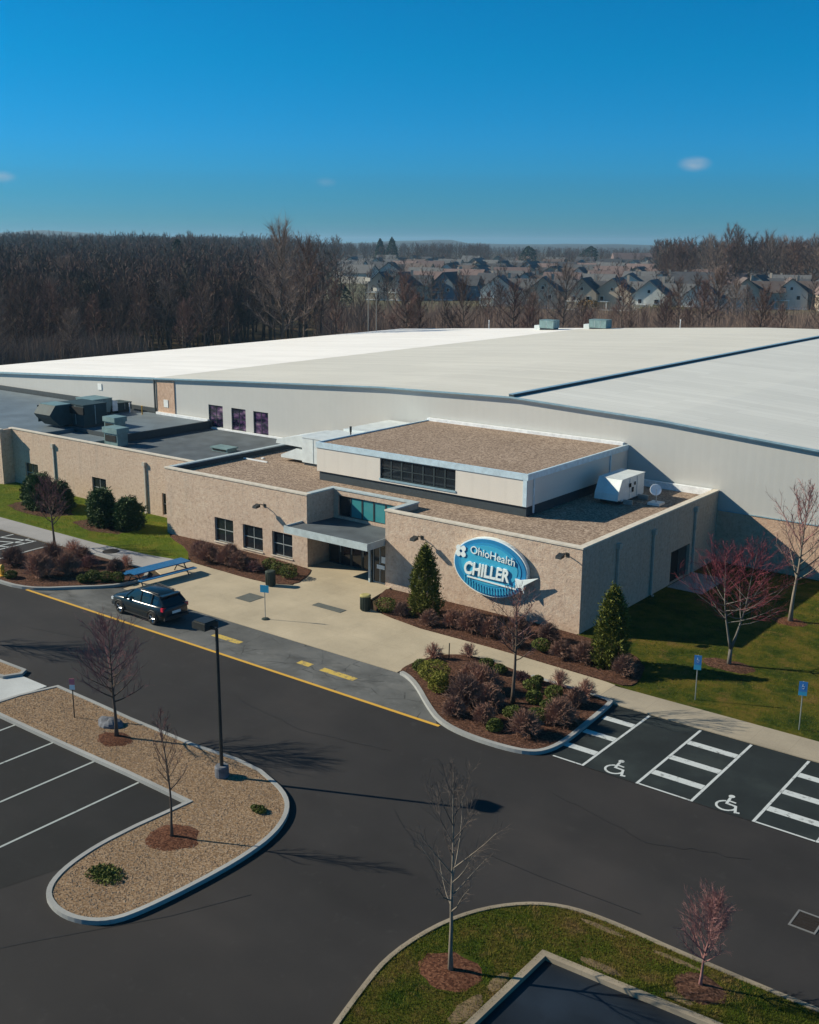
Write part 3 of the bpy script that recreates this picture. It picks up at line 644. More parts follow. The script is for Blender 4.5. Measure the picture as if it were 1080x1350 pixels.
# gable wall in metal above a masonry band
w = MB(); wallseg(w, 'x', 66.2, 0.3, -78.6, -3, 3.4, 6.6, AW)
w.xprism([(-78.6,6.6),(-3,6.6)]+[(x, roofz(x)-0.1) for x in reversed(xs[1:])]+[(-78.6, roofz(-78.6)-0.1)], 66.2, 66.5)
w.box(-81.2,-80.9,66.5,YB,0,7.4).box(-3.3,-3,66.5,YB,0,6.65)
w.build('wall', M['siding'], ah)
MB().xprism([(-81.2,-0.05),(-78.6,-0.05),(-78.6,roofz(-78.6)-0.1),(-81.2,7.4)], 66.12, 66.5).box(-78.6,-3,66.14,66.5,-0.05,3.4).build('masonry_band', M['stonepink'], ah)
MB().box(-26.1,-3,66.1,66.14,3.4,3.46).build('drip_edge', M['trimblue'], ah)
def roofpart(x0, x1, name, mat, y0=66.0, y1=YB+0.3, zf=roofz):
    X = [x0]+[x for x in xs if x0 < x < x1]+[x1]; m = MB()
    poly = [(x, zf(x)) for x in X]; pb = [(x, zf(x)-0.18) for x in reversed(X)]
    m.xprism(pb+poly, y0, y1); return m.build(name, mat, ah)
roofpart(-81.4,-42,'roof',M['roofbeige']); roofpart(-42,-2.7,'roof',M['roofpale'])
m = MB()
strip_pts = [(-81.4,roofz(-81.2))]+[(x,roofz(x)) for x in xs[1:]]
m.xprism([(x, z-0.09) for x, z in reversed(strip_pts)]+[(x, z+0.02) for x, z in strip_pts], 65.9, 65.99)
m.build('rake_trim', M['trimblue'], ah)
rc = MB().xprism([(-42.15,9.28),(-41.75,9.26),(-41.75,9.46),(-42.15,9.46)], 66.0, YB)
rdg = rc.build('ridge_vent', M['darkflash'], ah)
MB().box(-42.2,-41.8,66,YB,9.462,9.49).build('ridge_cap', M['trimblue'], rdg)
for (a, b, z0, z1) in AW: window(ah, a, b, z0, z1, 66.28, M['glasspurple'], M['framedark'], 2, 2)
MB().box(-81.36,-81.24,66.0,66.12,0,7.4).build('downspout', M['framedark'], ah)
MB().box(-80.1,-79.5,66.08,66.12,4.9,5.6).build('notice_plate', M['paper'], ah)
al = empty('arena_hall', (-99, 107, 0)); tag(al, 'second metal arena hall with bright white roof, farther left behind the black-roofed wing', 'building')
def rz2(x): return 7.5+(x+81.4)*0.055
w = MB(); w.xprism([(-117,-0.05),(-81.42,-0.05),(-81.42,rz2(-81.42)-0.1),(-117,rz2(-117)-0.1)], 66.5, 66.8).box(-117,-116.7,66.8,YB,0,5.4)
w.build('wall', M['siding'], al)
MB().xprism([(-117.4,rz2(-117.4)-0.15),(-81.42,rz2(-81.42)-0.15),(-81.42,rz2(-81.42)),(-117.4,rz2(-117.4))], 66.3, YB+1).build('roof', M['roofwhite'], al)
MB().xprism([(-117.4,rz2(-117.4)-0.16),(-81.45,rz2(-81.45)-0.16),(-81.45,rz2(-81.45)+0.02),(-117.4,rz2(-117.4)+0.02)], 66.22, 66.29).build('rake_trim', M['trimblue'], al)
gt = MB().box(-117.6,-117.42,66.3,YB+1,5.2,5.5)
gt.build('gutter', M['twigred'] if False else M['darkflash'], al)
MB().box(-90.4,-89.8,66.44,66.49,5.6,6.2).build('notice_plate', M['paper'], al)
MB().box(-117,-81.5,66.25,66.49,4.1,4.62).build('base_flashing', M['darkflash'], al)

# ------------------------------------------------------------------ sign on the wall
sg = empty('wall_sign', (-31.7, 48.5, 1.05)); tag(sg, 'oval blue arena sign with white letters mounted on the tan masonry wall', 'sign')
SC = (-31.7, 2.7)
def ell(rx, rz, y0, y1, n=56, cx=SC[0], cz=SC[1]):
    return MB().xprism([(cx+rx*math.cos(2*math.pi*i/n), cz+rz*math.sin(2*math.pi*i/n)) for i in range(n)], y0, y1)
ell(2.42,1.66,48.2,48.47).build('rim', M['signwhite'], sg)
ell(2.34,1.58,48.16,48.199).build('panel', M['signblue'], sg)
ell(2.05,1.30,48.13,48.159,cz=2.76).build('inner_panel', M['signteal'], sg)
ell(1.85,1.12,48.11,48.129,cz=2.80).build('centre_panel', M['signlight'], sg)
ic = MB()
for i in range(19):
    x = -33.3+i*0.18; zt = 2.70-1.52*math.sqrt(max(0,1-((x+31.7)/2.3)**2)); ic.xprism([(x-0.045,zt+0.02),(x+0.045,zt+0.02),(x+0.03,zt+0.42),(x-0.03,zt+0.42)], 48.10, 48.12)
ic.build('icicle_stripes', M['signlight'], sg)
def text(body, size, loc, rot, mat, name, ext=0.03, shear=0.0, sx=1.0, off=0.0):
    cu = bpy.data.curves.new(name, 'FONT'); cu.body = body; cu.size = size; cu.extrude = ext; cu.shear = shear; cu.offset = off
    cu.align_x = 'CENTER'; cu.align_y = 'CENTER'
    to = bpy.data.objects.new(name+'_tmp', cu); col.objects.link(to)
    dg = bpy.context.evaluated_depsgraph_get(); me = bpy.data.meshes.new_from_object(to.evaluated_get(dg))
    bpy.data.objects.remove(to)
    mtx = Matrix.Translation(Vector(loc)) @ Matrix.Rotation(R(90), 4, 'X') @ Matrix.Rotation(rot, 4, 'Z') @ Matrix.Diagonal((sx, 1, 1, 1))
    me.transform(mtx); p = sg.location; me.transform(Matrix.Translation(-Vector(p)))
    me.materials.clear(); me.materials.append(mat); me.name = name
    o = bpy.data.objects.new(name, me); col.objects.link(o); o.parent = sg; return o
text('OhioHealth', 0.62, (-31.45, 48.07, 3.42), R(-5), M['signwhite'], 'lettering', 0.02)
text('CHILLER', 0.98, (-31.85, 48.05, 2.45), R(0), M['signwhite'], 'lettering', 0.04, 0.15, 0.80, 0.03)
un = MB().xprism([(-33.1,1.93),(-29.9,1.80),(-29.9,1.88),(-33.1,2.01)], 48.06, 48.1); un.build('underline', M['signwhite'], sg)
em = MB()
for k in range(4):
    a = R(45+90*k); cx, cz = -33.55+0.24*math.cos(a), 3.35+0.24*math.sin(a)
    em.xprism([(cx+0.16*math.cos(t), cz+0.16*math.sin(t)) for t in [i*math.pi/6 for i in range(12)]], 48.06, 48.1)
for k in range(4):
    a = R(90*k); em.xprism([(-33.55+0.17*math.cos(a)+dx*0.07, 3.35+0.17*math.sin(a)+dz*0.07) for dx, dz in ((-1,-1),(1,-1),(1,1),(-1,1))], 48.065, 48.095)
em.build('flower_emblem', M['signwhite'], sg)
MB().xprism([(-29.95,2.45),(-29.62,2.42),(-28.55,2.72),(-29.42,2.15),(-29.38,1.72),(-29.62,2.02),(-29.9,1.92)], 48.03, 48.12).build('star_fin', M['signwhite'], sg)
MB().box(-32.6,-32.4,48.3,48.5,2.0,3.4).box(-31,-30.8,48.3,48.5,2.0,3.4).build('bracket', M['pole'], sg)

# ------------------------------------------------------------------ wall lights
def wall_light(x, z, label, y=48.5):
    t = empty('wall_light', (x, y, z)); tag(t, label, 'wall light', 'floodlights on the tan front wall')
    MB().box(x-0.09,x+0.09,y-0.03,y,z-0.12,z+0.12).build('mount', M['pole'], t)
    MB().tube([(x,y-0.02,z),(x,y-0.35,z+0.16),(x,y-0.55,z+0.14)], 0.03, 6).build('arm', M['pole'], t)
    MB().yprism([(y-0.55,z+0.02),(y-0.95,z-0.02),(y-0.92,z+0.12),(y-0.55,z+0.22)], x-0.17, x+0.17).build('lamp_head', M['pole'], t)
wall_light(-36.6, 3.5, 'dark floodlight on the tan wall between the entrance and the oval sign')
wall_light(-49.3, 3.45, 'dark floodlight on the tan wall above the row of three front windows')
wall_light(-27.1, 4.2, 'dark floodlight high on the tan wall beside the right building corner')

# ------------------------------------------------------------------ rooftop equipment
Z = 4.32
def hvac(name, label, x0, x1, y0, y1, z0, h, mat, hood=None, extras=True, louvre='-y'):
    t = empty(name, ((x0+x1)/2,(y0+y1)/2,z0)); tag(t, label, 'rooftop unit', 'air handling units on the flat roofs')
    MB().box(x0+0.1,x1-0.1,y0+0.1,y1-0.1,z0,z0+0.2).build('base', M['darkflash'], t)
    b = MB().box(x0,x1,y0,y1,z0+0.2,z0+h-0.06)
    b.build('cabinet', mat, t)
    MB().box(x0-0.04,x1+0.04,y0-0.04,y1+0.04,z0+h-0.06,z0+h).build('lid', mat, t)
    sm = MB()
    n = max(2, int((y1-y0)/0.9))
    for i in range(1, n): yy = y0+(y1-y0)*i/n; sm.box(x1+0.002, x1+0.02, yy-0.02, yy+0.02, z0+0.25, z0+h-0.1)
    n = max(2, int((x1-x0)/0.9))
    for i in range(1, n): xx = x0+(x1-x0)*i/n; sm.box(xx-0.02, xx+0.02, y0-0.02, y0-0.002, z0+0.25, z0+h-0.1)
    sm.build('seam', M['capgrey'], t)
    return t
# right unit: pale, faceted front hood
t = hvac('rooftop_air_unit', 'pale boxy rooftop unit on gravel roof right of the penthouse, beside the dish', -31.5,-29.9,60.0,63.0,Z,1.6,M['hvacwhite'])
MB().yprism([(60.0,Z+0.35),(59.45,Z+0.3),(59.5,Z+0.7),(59.98,Z+1.6)], -31.5,-29.9).build('intake_hood', M['hvacwhite'], t)
MB().box(-29.87,-29.85,60.9,61.15,Z+0.95,Z+1.2).box(-29.87,-29.85,61.3,61.5,Z+0.6,Z+0.9).box(-29.87,-29.85,61.6,61.75,Z+1.0,Z+1.2).build('vent_hole', M['hole'], t)
MB().box(-29.9,-29.3,60.2,60.35,Z+0.02,Z+0.3).box(-29.9,-29.2,62.2,62.3,Z+0.02,Z+0.3).build('pipe_support', M['galv'], t)
# left unit beside the penthouse with a long duct behind
t = hvac('rooftop_air_unit', 'pale rooftop unit with slanted hoods beside the left end of the penthouse', -53.6,-50.3,56.6,60.4,Z,2.05,M['hvacwhite'])
MB().xprism([(-53.62,Z+1.2),(-53.62,Z+2.05),(-54.0,Z+2.05),(-56.3,Z+1.55),(-56.4,Z+1.25)], 56.8,59.8).build('intake_hood', M['hvacwhite'], t)
MB().xprism([(-53.62,Z+0.25),(-53.62,Z+1.0),(-54.4,Z+1.05),(-55.9,Z+0.45),(-55.9,Z+0.25)], 56.8,59.4).build('intake_hood', M['hvacwhite'], t)
MB().box(-53.9,-53.63,56.9,59.6,Z+1.02,Z+1.18).build('intake_louvre', M['hole'], t)
MB().box(-53.0,-50.0,60.45,65.8,Z+0.5,Z+2.2).build('duct', M['hvacwhite'], t)
MB().box(-57.4,-57.2,56.2,56.4,4.33,4.42).box(-58.4,-56.0,55.4,55.5,4.33,4.42).build('pipe', M['flash'], t)
# dark unit on the far left roof
ZR = 4.19
t = hvac('rooftop_air_unit', 'big dark teal rooftop unit with curved hood on the far left roof', -82.6,-79.2,56.6,59.0,ZR,2.0,M['hvacdark'])
MB().yprism([(54.6,ZR+0.9),(54.4,ZR+1.2),(55.0,ZR+1.95),(56.6,ZR+1.95),(56.6,ZR+0.2),(55.4,ZR+0.15)], -83.2,-80.9).build('intake_hood', M['hvacdark'], t)
MB().box(-83.25,-83.21,54.8,56.5,ZR+0.4,ZR+1.85).build('hood_side', M['hvacdark'], t)
MB().box(-83.2,-80.9,55.0,56.6,ZR+1.955,ZR+2.0).build('hood_top', M['hvacteal'], t)
MB().box(-81.4,-79.0,56.4,56.56,ZR+1.2,ZR+1.8).build('louvre', M['hole'], t)
t = hvac('rooftop_air_unit', 'teal grey box unit behind the big dark unit on the far left roof', -86.8,-84.2,61.3,63.4,ZR,1.5,M['hvacteal'])
t = hvac('rooftop_air_unit', 'small dark unit with white sloping hood near the white-roofed hall wall', -86.0,-84.2,64.0,65.6,ZR,0.9,M['hvacdark'])
MB().yprism([(63.1,ZR+0.2),(64.0,ZR+0.2),(64.0,ZR+1.1),(63.5,ZR+1.25)], -87.2,-84.2).build('intake_hood', M['flash'], t)
def vent(x0,x1,y0,y1,h,label):
    z0 = ZR if label.find('behind') > 0 else 3.62
    t = empty('roof_vent', ((x0+x1)/2,(y0+y1)/2,z0)); tag(t, label, 'roof vent')
    MB().box(x0+0.1,x1-0.1,y0+0.1,y1-0.1,z0-0.01,z0+h*0.7).build('cabinet', M['hvacteal'], t)
    MB().box(x0,x1,y0,y1,z0+h*0.7,z0+h).build('vent_cap', M['hvacteal'], t)
    MB().box(x0+0.25,x1-0.25,y0+0.06,y0+0.09,z0+h*0.25,z0+h*0.6).build('louvre', M['hole'], t)
vent(-76.5,-74.9,56.5,57.8,1.35,'teal square exhaust vent standing behind its twin on the black roof')
vent(-74.2,-72.3,54.7,55.95,1.5,'teal square exhaust vent nearest the parapet of the black roof')
vent(-65.6,-63.6,58.6,59.8,0.35,'low flat hatch-like vent on the black roof near the gravel roof')
t = empty('satellite_dish', (-28.3,61.5,Z)); tag(t, 'white satellite dish on the gravel roof beside the right parapet', 'satellite dish')
MB().box(-28.7,-27.9,61.1,61.9,Z,Z+0.15).build('ballast', M['hvacwhite'], t)
MB().tube([(-28.3,61.5,Z+0.1),(-28.3,61.5,Z+0.75)],0.04,8).build('mast', M['galv'], t)
dm = MB(); c = Vector((-28.3,61.35,Z+0.95)); ax = Vector((0.5,-0.75,0.35)).normalized(); u = ax.cross(Vector((0,0,1))).normalized(); v2 = u.cross(ax)
vs = [c-ax*0.1]; nn = 20
for k, rr in enumerate((0.13,0.26,0.36)):
    for i in range(nn): vs.append(c-ax*(0.1-0.1*(rr/0.36)**2)+(u*math.cos(2*math.pi*i/nn)+v2*math.sin(2*math.pi*i/nn))*rr)
fsx = [(0,1+i,1+(i+1)%nn) for i in range(nn)]+[(1+k*nn+i,1+(k+1)*nn+i,1+(k+1)*nn+(i+1)%nn,1+k*nn+(i+1)%nn) for k in range(2) for i in range(nn)]
dm.add(vs, fsx); dish = dm.build('dish', M['flash'], t, smooth=True)
so = dish.modifiers.new('s','SOLIDIFY'); so.thickness = 0.02
MB().tube([c-v2*0.4,c+ax*0.35],0.015,5).build('feed_arm', M['galv'], t)
def smallpipe(x,y,z,h,label,mat=M['galv'] if True else None,name='roof_pipe'):
    return tag(MB().lathe((x,y,z),[(0.09,0),(0.05,0.04),(0.05,h*0.85),(0.08,h*0.88),(0.08,h)],8).build(name, mat, loc=(x,y,z)), label, 'roof pipe')
smallpipe(-33.6,55.0,Z,0.9,'thin vent pipe on the gravel roof in front of the penthouse corner', M['pole'])
smallpipe(-50.0,57.8,6.84-2.5,3.0,'thin pipe rising beside the left edge of the penthouse', M['pole'])
smallpipe(-81.8,64.9,ZR,0.8,'yellow gas pipe standing on the black roof near the hall corner', M['hydrant'])
smallpipe(-83.6,64.9,ZR,0.9,'pale vent pipe on the black roof near the white-roofed hall', M['flash'])
smallpipe(-98.0,147.0,rz2(-98),1.4,'pale vent stack at the far edge of the white roof', M['flash'])
smallpipe(-65.0,145.5,roofz(-65),1.3,'pale vent stack at the far edge of the beige roof', M['flash'])
t = hvac('rooftop_air_unit', 'small pale unit at the far edge of the white roof, left of its neighbour', -86.6,-84.2,143.5,145.3,rz2(-84),1.4,M['hvacteal'])
MB().box(-87.6,-86.65,143.7,144.9,rz2(-87),rz2(-87)+0.7).build('intake_hood', M['hvacwhite'], t)
t = hvac('rooftop_air_unit', 'small pale unit where the white and beige roofs meet at the far edge', -79.6,-76.8,146.0,147.8,roofz(-79),1.4,M['hvacteal'])
MB().box(-80.6,-79.65,146.2,147.4,roofz(-80),roofz(-80)+0.7).build('intake_hood', M['hvacwhite'], t)

# ------------------------------------------------------------------ street furniture
def lamp_post(x, y):
    t = empty('parking_lamp', (x,y,0.12)); tag(t, 'tall dark parking lot lamp with one boxy head on the gravel island', 'street lamp')
    MB().lathe((x,y,0.12),[(0.27,0),(0.27,0.4),(0.24,0.45)],16).build('base', M['rock'], t)
    MB().lathe((x,y,0.57),[(0.075,0),(0.06,5.5)],12).build('pole', M['pole'], t)
    ax = (-0.83,0.02)
    h = MB().box(x-0.98,x-0.28,y-0.33,y+0.33,5.98,6.24).box(x-0.93,x-0.33,y-0.28,y+0.28,6.24,6.29)
    o = h.build('lamp_head', M['pole'], t)
    MB().box(x-0.9,x-0.36,y-0.25,y+0.25,5.95,5.978).build('lens', M['frame'], o)
    MB().box(x-0.28,x,y-0.04,y+0.04,6.02,6.12).build('arm', M['pole'], t)
lamp_post(-29.0,25.9)
def post_sign(x, y, z, h, label, faces, ang=0.0, wd=0.34, ph=0.55, postmat=None, base=False):
    t = empty('parking_sign', (x,y,z), ang, True); tag(t, label, 'sign')
    MB().tube([(0,0,0),(0,0,h)],0.025,6).build('post', postmat or M['galv'], t)
    if base: MB().lathe((0,0,0),[(0.22,0),(0.2,0.05),(0.05,0.08)],14).build('base', M['can'], t)
    zz = h
    for hh, mt in faces:
        p = MB().box(-wd/2,wd/2,-0.045,-0.028,zz-hh,zz-0.01).build('panel', M[mt], t); zz -= hh
        if mt == 'parkblue':
            sgn = MB(); cz = zz+hh*0.5; sc = 0.2
            pts = [(0.36*math.cos(a)*sc*0.8, cz+(0.36*math.sin(a)-0.15)*sc) for a in [math.pi*0.62+i*math.pi*1.35/10 for i in range(11)]]
            for (x1,z1),(x2,z2) in zip(pts[:-1],pts[1:]): sgn.xprism([(x1,z1-0.008),(x2,z2-0.008),(x2,z2+0.008),(x1,z1+0.008)], -0.05,-0.046)
            sgn.box(-0.03,-0.005,-0.05,-0.046,cz,cz+0.11).box(-0.03,0.06,-0.05,-0.046,cz-0.01,cz+0.01)
            sgn.build('wheelchair_mark', M['signwhite'], p)
    return t
SR = R(20)
post_sign(-40.66,39.84,0.03,1.95,'light blue parking sign on a round base standing on the plaza', [(0.42,'signlight')], SR, 0.5, base=True)
post_sign(-17.9,44.3,0.02,2.15,'blue accessible parking sign on the lawn in front of the red-twigged tree', [(0.45,'parkblue'),(0.24,'signlight')], SR, 0.32)
post_sign(-13.15,44.1,0.02,2.2,'blue accessible parking sign at the right edge beside the sidewalk', [(0.45,'parkblue'),(0.18,'signlight')], SR, 0.34)
post_sign(-37.85,25.6,0.12,1.8,'small red and white sign on a thin dark post on the gravel island', [(0.28,'signred'),(0.22,'signwhite')], R(38), 0.22, postmat=M['pole'])
def trash(x, y, label, lid):
    t = empty('trash_can', (x,y,0.03)); tag(t, label, 'trash can')
    MB().lathe((x,y,0.03),[(0.24,0),(0.27,0.06),(0.29,0.78),(0.29,0.82)],18).build('body', M['can'], t)
    MB().lathe((x,y,0.855),[(0.31,0),(0.31,0.06),(0.24,0.1),(0.20,0.1)],18).build('lid', lid, t)
    sl = MB()
    for k in range(18):
        a = 2*math.pi*k/18; sl.box(x+0.29*math.cos(a)-0.012,x+0.29*math.cos(a)+0.012,y+0.29*math.sin(a)-0.012,y+0.29*math.sin(a)+0.012,0.1,0.8)
    sl.build('slats', M['can'], t)
trash(-37.4,44.4,'dark trash can with yellowed lid at the bed right of the entrance', M['canyellow'])
trash(-44.7,44.3,'black trash can beside the shrubs left of the entrance', M['can'])
# door mats and darker floor slabs on the plaza
tag(MB().box(-40.3,-38.2,43.15,43.7,0.032,0.05).build('floor_slab', M['mat'], loc=(-39.2,43.4,0.03)), 'grey rectangular floor plate beside the trash can on the plaza', 'floor plate')
tag(MB().box(-44.6,-43.4,41.3,42.5,0.032,0.045).build('floor_slab', M['mat'], loc=(-44,41.9,0.03)), 'dark square floor plate on the plaza behind the blue sign', 'floor plate')
tag(MB().lathe((-58.1,42.95,0.026),[(0.55,0),(0.55,0.02),(0.5,0.025)],20).build('manhole_cover', M['iron'], loc=(-58.1,42.95,0.026)), 'dark round manhole cover in the left grey sidewalk', 'manhole cover')
t = empty('drain_grate', (-8.4,30.7,0)); tag(t, 'rectangular storm drain grate in the road at the right edge', 'drain')
MB().box(-8.76,-7.94,30.19,30.25,0.0,0.02).box(-8.76,-7.94,31.1,31.16,0.0,0.02).box(-8.76,-8.7,30.25,31.1,0,0.02).box(-8.0,-7.94,30.25,31.1,0,0.02).build('frame', M['galvdark'], t)
gm = MB().box(-8.7,-8.0,30.25,31.1,0.0,0.009)
for k in range(6): gm.box(-8.68,-8.02,30.3+k*0.14,30.33+k*0.14,0.009,0.02)
gm.build('grate', M['iron'], t)
tag(MB().lathe((-58.4,35.2,0.13),[(0.2,0),(0.2,0.06),(0.12,0.07),(0.12,0.5),(0.16,0.52),(0.16,0.58),(0.11,0.68),(0.03,0.75)],12).box(-58.6,-58.2,35.14,35.26,0.47,0.58).build('fire_hydrant', M['hydrant'], loc=(-58.4,35.2,0.13)), 'yellow fire hydrant among the shrubs at the left edge', 'fire hydrant')
# boulder
def boulder(x,y,z,r,label):
    rr = random.Random(3); m = MB(); n, k = 14, 8; vs = []
    for j in range(k):
        ph_ = math.pi*j/(k-1)*0.53+0.02
        for i in range(n):
            a = 2*math.pi*i/n; q = r*(1.0+0.16*math.sin(2*a+1)*math.sin(ph_)+0.14*math.cos(3*a+3*ph_)*math.sin(ph_)+0.06*rr.random()); vs.append((x+q*1.3*math.sin(ph_)*math.cos(a), y+q*math.sin(ph_)*math.sin(a), z+q*0.8*math.cos(ph_)))
    m.add(vs, [(j*n+i,(j+1)*n+i,(j+1)*n+(i+1)%n,j*n+(i+1)%n) for j in range(k-1) for i in range(n)]+[tuple(range(n))])
    tag(m.build('boulder', M['rock'], loc=(x,y,z)), label, 'rock')
boulder(-36.1,26.1,0.1,0.42,'grey boulder on the gravel island beside the reddish bare tree')
tag(MB().tube([(-29.32,41.15,0.13),(-29.3,41.15,0.95)],0.03,6).build('marker_stake', M['pole'], loc=(-29.32,41.15,0.13)), 'thin dark stake between two twiggy shrubs at the planter top', 'stake')
# blue picnic table
def picnic(cx, cy, rz, Lh=1.65):
    t = empty('picnic_table', (cx,cy,0.03), rz, True); tag(t, 'blue picnic table with attached benches behind the dark car', 'picnic table')
    for k in range(5): MB().box(-Lh,Lh,-0.50+k*0.205,-0.50+k*0.205+0.19,0.72,0.78).build('table_board', M['tableblue'], t)
    for s in (-1,1):
        MB().box(-Lh,Lh,s*0.95-0.19,s*0.95-0.01,0.42,0.47).box(-Lh,Lh,s*0.95+0.01,s*0.95+0.19,0.42,0.47).build('bench', M['tableblue'], t)
    for s in (-1,1):
        x = s*(Lh-0.35); m = MB().box(x-0.03,x+0.03,-0.9,0.9,0.36,0.42).box(x-0.03,x+0.03,-0.4,0.4,0.66,0.72)
        m.tube([(x,-0.75,0),(x,-0.25,0.68)],0.035,6).tube([(x,0.75,0),(x,0.25,0.68)],0.035,6)
        m.build('leg_frame', M['pole'], t)
picnic(-51.0, 41.1, R(85), 2.0)

# ------------------------------------------------------------------ car
def make_car(cx, cy, rz):
    t = empty('parked_car', (cx,cy,0.006), rz, True); tag(t, 'dark blue-grey crossover car parked in the drop-off lane', 'car')
    paintm = NT('dark_blue_grey_car_paint', 0.24, 0.0, 0.45).col((0.007, 0.017, 0.025)).m
    glassm = NT('tinted_car_glass', 0.05, 0, 0.7).col((0.006, 0.012, 0.018)).m
    rub = simple('tyre_rubber', (0.015,0.015,0.015), 0.9); rimm = simple('alloy_rim', (0.45,0.47,0.48), 0.3, 0.7)
    trimm = simple('black_car_trim', (0.02,0.022,0.024), 0.6)
    red = NT('red_tail_lamp', 0.15, 0, 0.6).col((0.55, 0.02, 0.05)).m; head = simple('clear_lamp', (0.6,0.65,0.68), 0.15)
    # stations along x (front is -x): x, half width, z bottom, z belt, then roof: half width, z roof
    L = 2.32
    st = [(-2.32,0.62,0.42,0.66,0.78),(-2.22,0.80,0.28,0.78,0.90),(-1.95,0.88,0.24,0.88,0.98),(-1.45,0.91,0.24,0.95,1.04),(-1.0,0.92,0.24,0.98,1.08),
          (-0.5,0.92,0.24,1.0,1.08),(0.2,0.92,0.24,1.02,1.08),(1.0,0.92,0.24,1.04,1.1),(1.6,0.92,0.26,1.06,1.12),(2.05,0.89,0.30,1.06,1.12),(2.25,0.82,0.34,1.0,1.1),(2.32,0.74,0.42,0.85,1.0)]
    m = MB(); vs = []; n = 12
    for x, hw, zb, zs, zt in st:
        prof = [(-hw*0.86,zb),(-hw*0.98,zb+0.12),(-hw,zb+(zs-zb)*0.55),(-hw*0.97,zs-0.05),(-hw*0.90,zs+(zt-zs)*0.5),(-hw*0.6,zt),(hw*0.6,zt),(hw*0.90,zs+(zt-zs)*0.5),(hw*0.97,zs-0.05),(hw,zb+(zs-zb)*0.55),(hw*0.98,zb+0.12),(hw*0.86,zb)]
        vs += [(x,y,z) for y,z in prof]
    k = len(st)
    fs = [(j*n+i,(j+1)*n+i,(j+1)*n+(i+1)%n,j*n+(i+1)%n) for j in range(k-1) for i in range(n)]
    fs += [tuple(range(n)), tuple(reversed([(k-1)*n+i for i in range(n)]))]
    body = m.add(vs, fs).build('body', paintm, t, smooth=True)
    # greenhouse
    gh = [(-1.0,0.80,0.78,1.04,1.08),(-0.35,0.82,0.66,1.04,1.56),(0.2,0.82,0.66,1.04,1.63),(1.0,0.82,0.65,1.05,1.63),(1.75,0.81,0.62,1.08,1.55),(2.18,0.78,0.70,1.06,1.12)]
    def loft(g, sy=1.0, dz=0.0):
        mm = MB(); vs = []
        for x, hb, ht, zb, zt in g: vs += [(x,-hb*sy,zb),(x,-(hb*0.4+ht*0.6)*sy,zb+(zt-zb)*0.6),(x,-ht*sy,zt-0.05*(zt-zb)),(x,-ht*0.8,zt+dz),(x,ht*0.8,zt+dz),(x,ht*sy,zt-0.05*(zt-zb)),(x,(hb*0.4+ht*0.6)*sy,zb+(zt-zb)*0.6),(x,hb*sy,zb)]
        q = len(g)
        f = [(j*8+i,(j+1)*8+i,(j+1)*8+i+1,j*8+i+1) for j in range(q-1) for i in range(7)]
        f += [tuple(range(8)), tuple(reversed([(q-1)*8+i for i in range(8)]))]
        return mm.add(vs, f)
    loft(gh).build('window_glass', glassm, t, smooth=False)
    rf = MB(); rp = [(-0.42,0.60,1.545),(0.2,0.63,1.64),(1.0,0.62,1.64),(1.72,0.60,1.575),(1.86,0.58,1.50)]
    vs = []
    for x, hw, z in rp: vs += [(x,-hw-0.04,z-0.05),(x,-hw*0.8,z+0.02),(x,0,z+0.035),(x,hw*0.8,z+0.02),(x,hw+0.04,z-0.05)]
    rf.add(vs, [(j*5+i,(j+1)*5+i,(j+1)*5+i+1,j*5+i+1) for j in range(4) for i in range(4)])
    roof = rf.build('roof', paintm, t, smooth=True); sd = roof.modifiers.new('s','SOLIDIFY'); sd.thickness = 0.05
    for s in (-1,1):
        pl = MB()
        pl.tube([(-1.0,s*0.80,1.07),(-0.40,s*0.665,1.53)],0.035,5); pl.tube([(0.35,s*0.83,1.05),(0.38,s*0.67,1.6)],0.035,5)
        pl.tube([(1.25,s*0.83,1.06),(1.28,s*0.655,1.6)],0.05,5); pl.tube([(2.15,s*0.76,1.1),(1.76,s*0.62,1.53)],0.07,5)
        pl.build('pillar', paintm, t)
        MB().tube([(0.0,s*0.60,1.69),(1.6,s*0.57,1.66)],0.022,5).build('roof_rail', trimm, t)
        MB().box(-1.0,1.05,s*0.90-0.03,s*0.90+0.03,0.24,0.30).build('side_sill', trimm, t)
        MB().box(-0.78,-0.60,min(s*0.93,s*1.08),max(s*0.93,s*1.08),1.05,1.18).build('mirror', paintm, t)
        tl = MB().box(2.10,2.27,min(s*0.62,s*0.87),max(s*0.62,s*0.87),0.86,1.06); tl.build('tail_light', red, t)
        MB().box(-2.26,-2.08,min(s*0.55,s*0.84),max(s*0.55,s*0.84),0.66,0.80).build('headlight', head, t)
    MB().box(2.28,2.345,-0.28,0.28,0.66,0.80).build('licence_plate', M['paper'], t)
    MB().box(2.20,2.34,-0.80,0.80,0.36,0.52).box(-2.335,-2.2,-0.78,0.78,0.34,0.5).build('bumper', trimm, t)
    MB().box(1.70,1.98,-0.60,0.60,1.555,1.60).build('spoiler', paintm, t)
    MB().box(-2.34,-2.28,-0.45,0.45,0.52,0.66).build('grille', trimm, t)
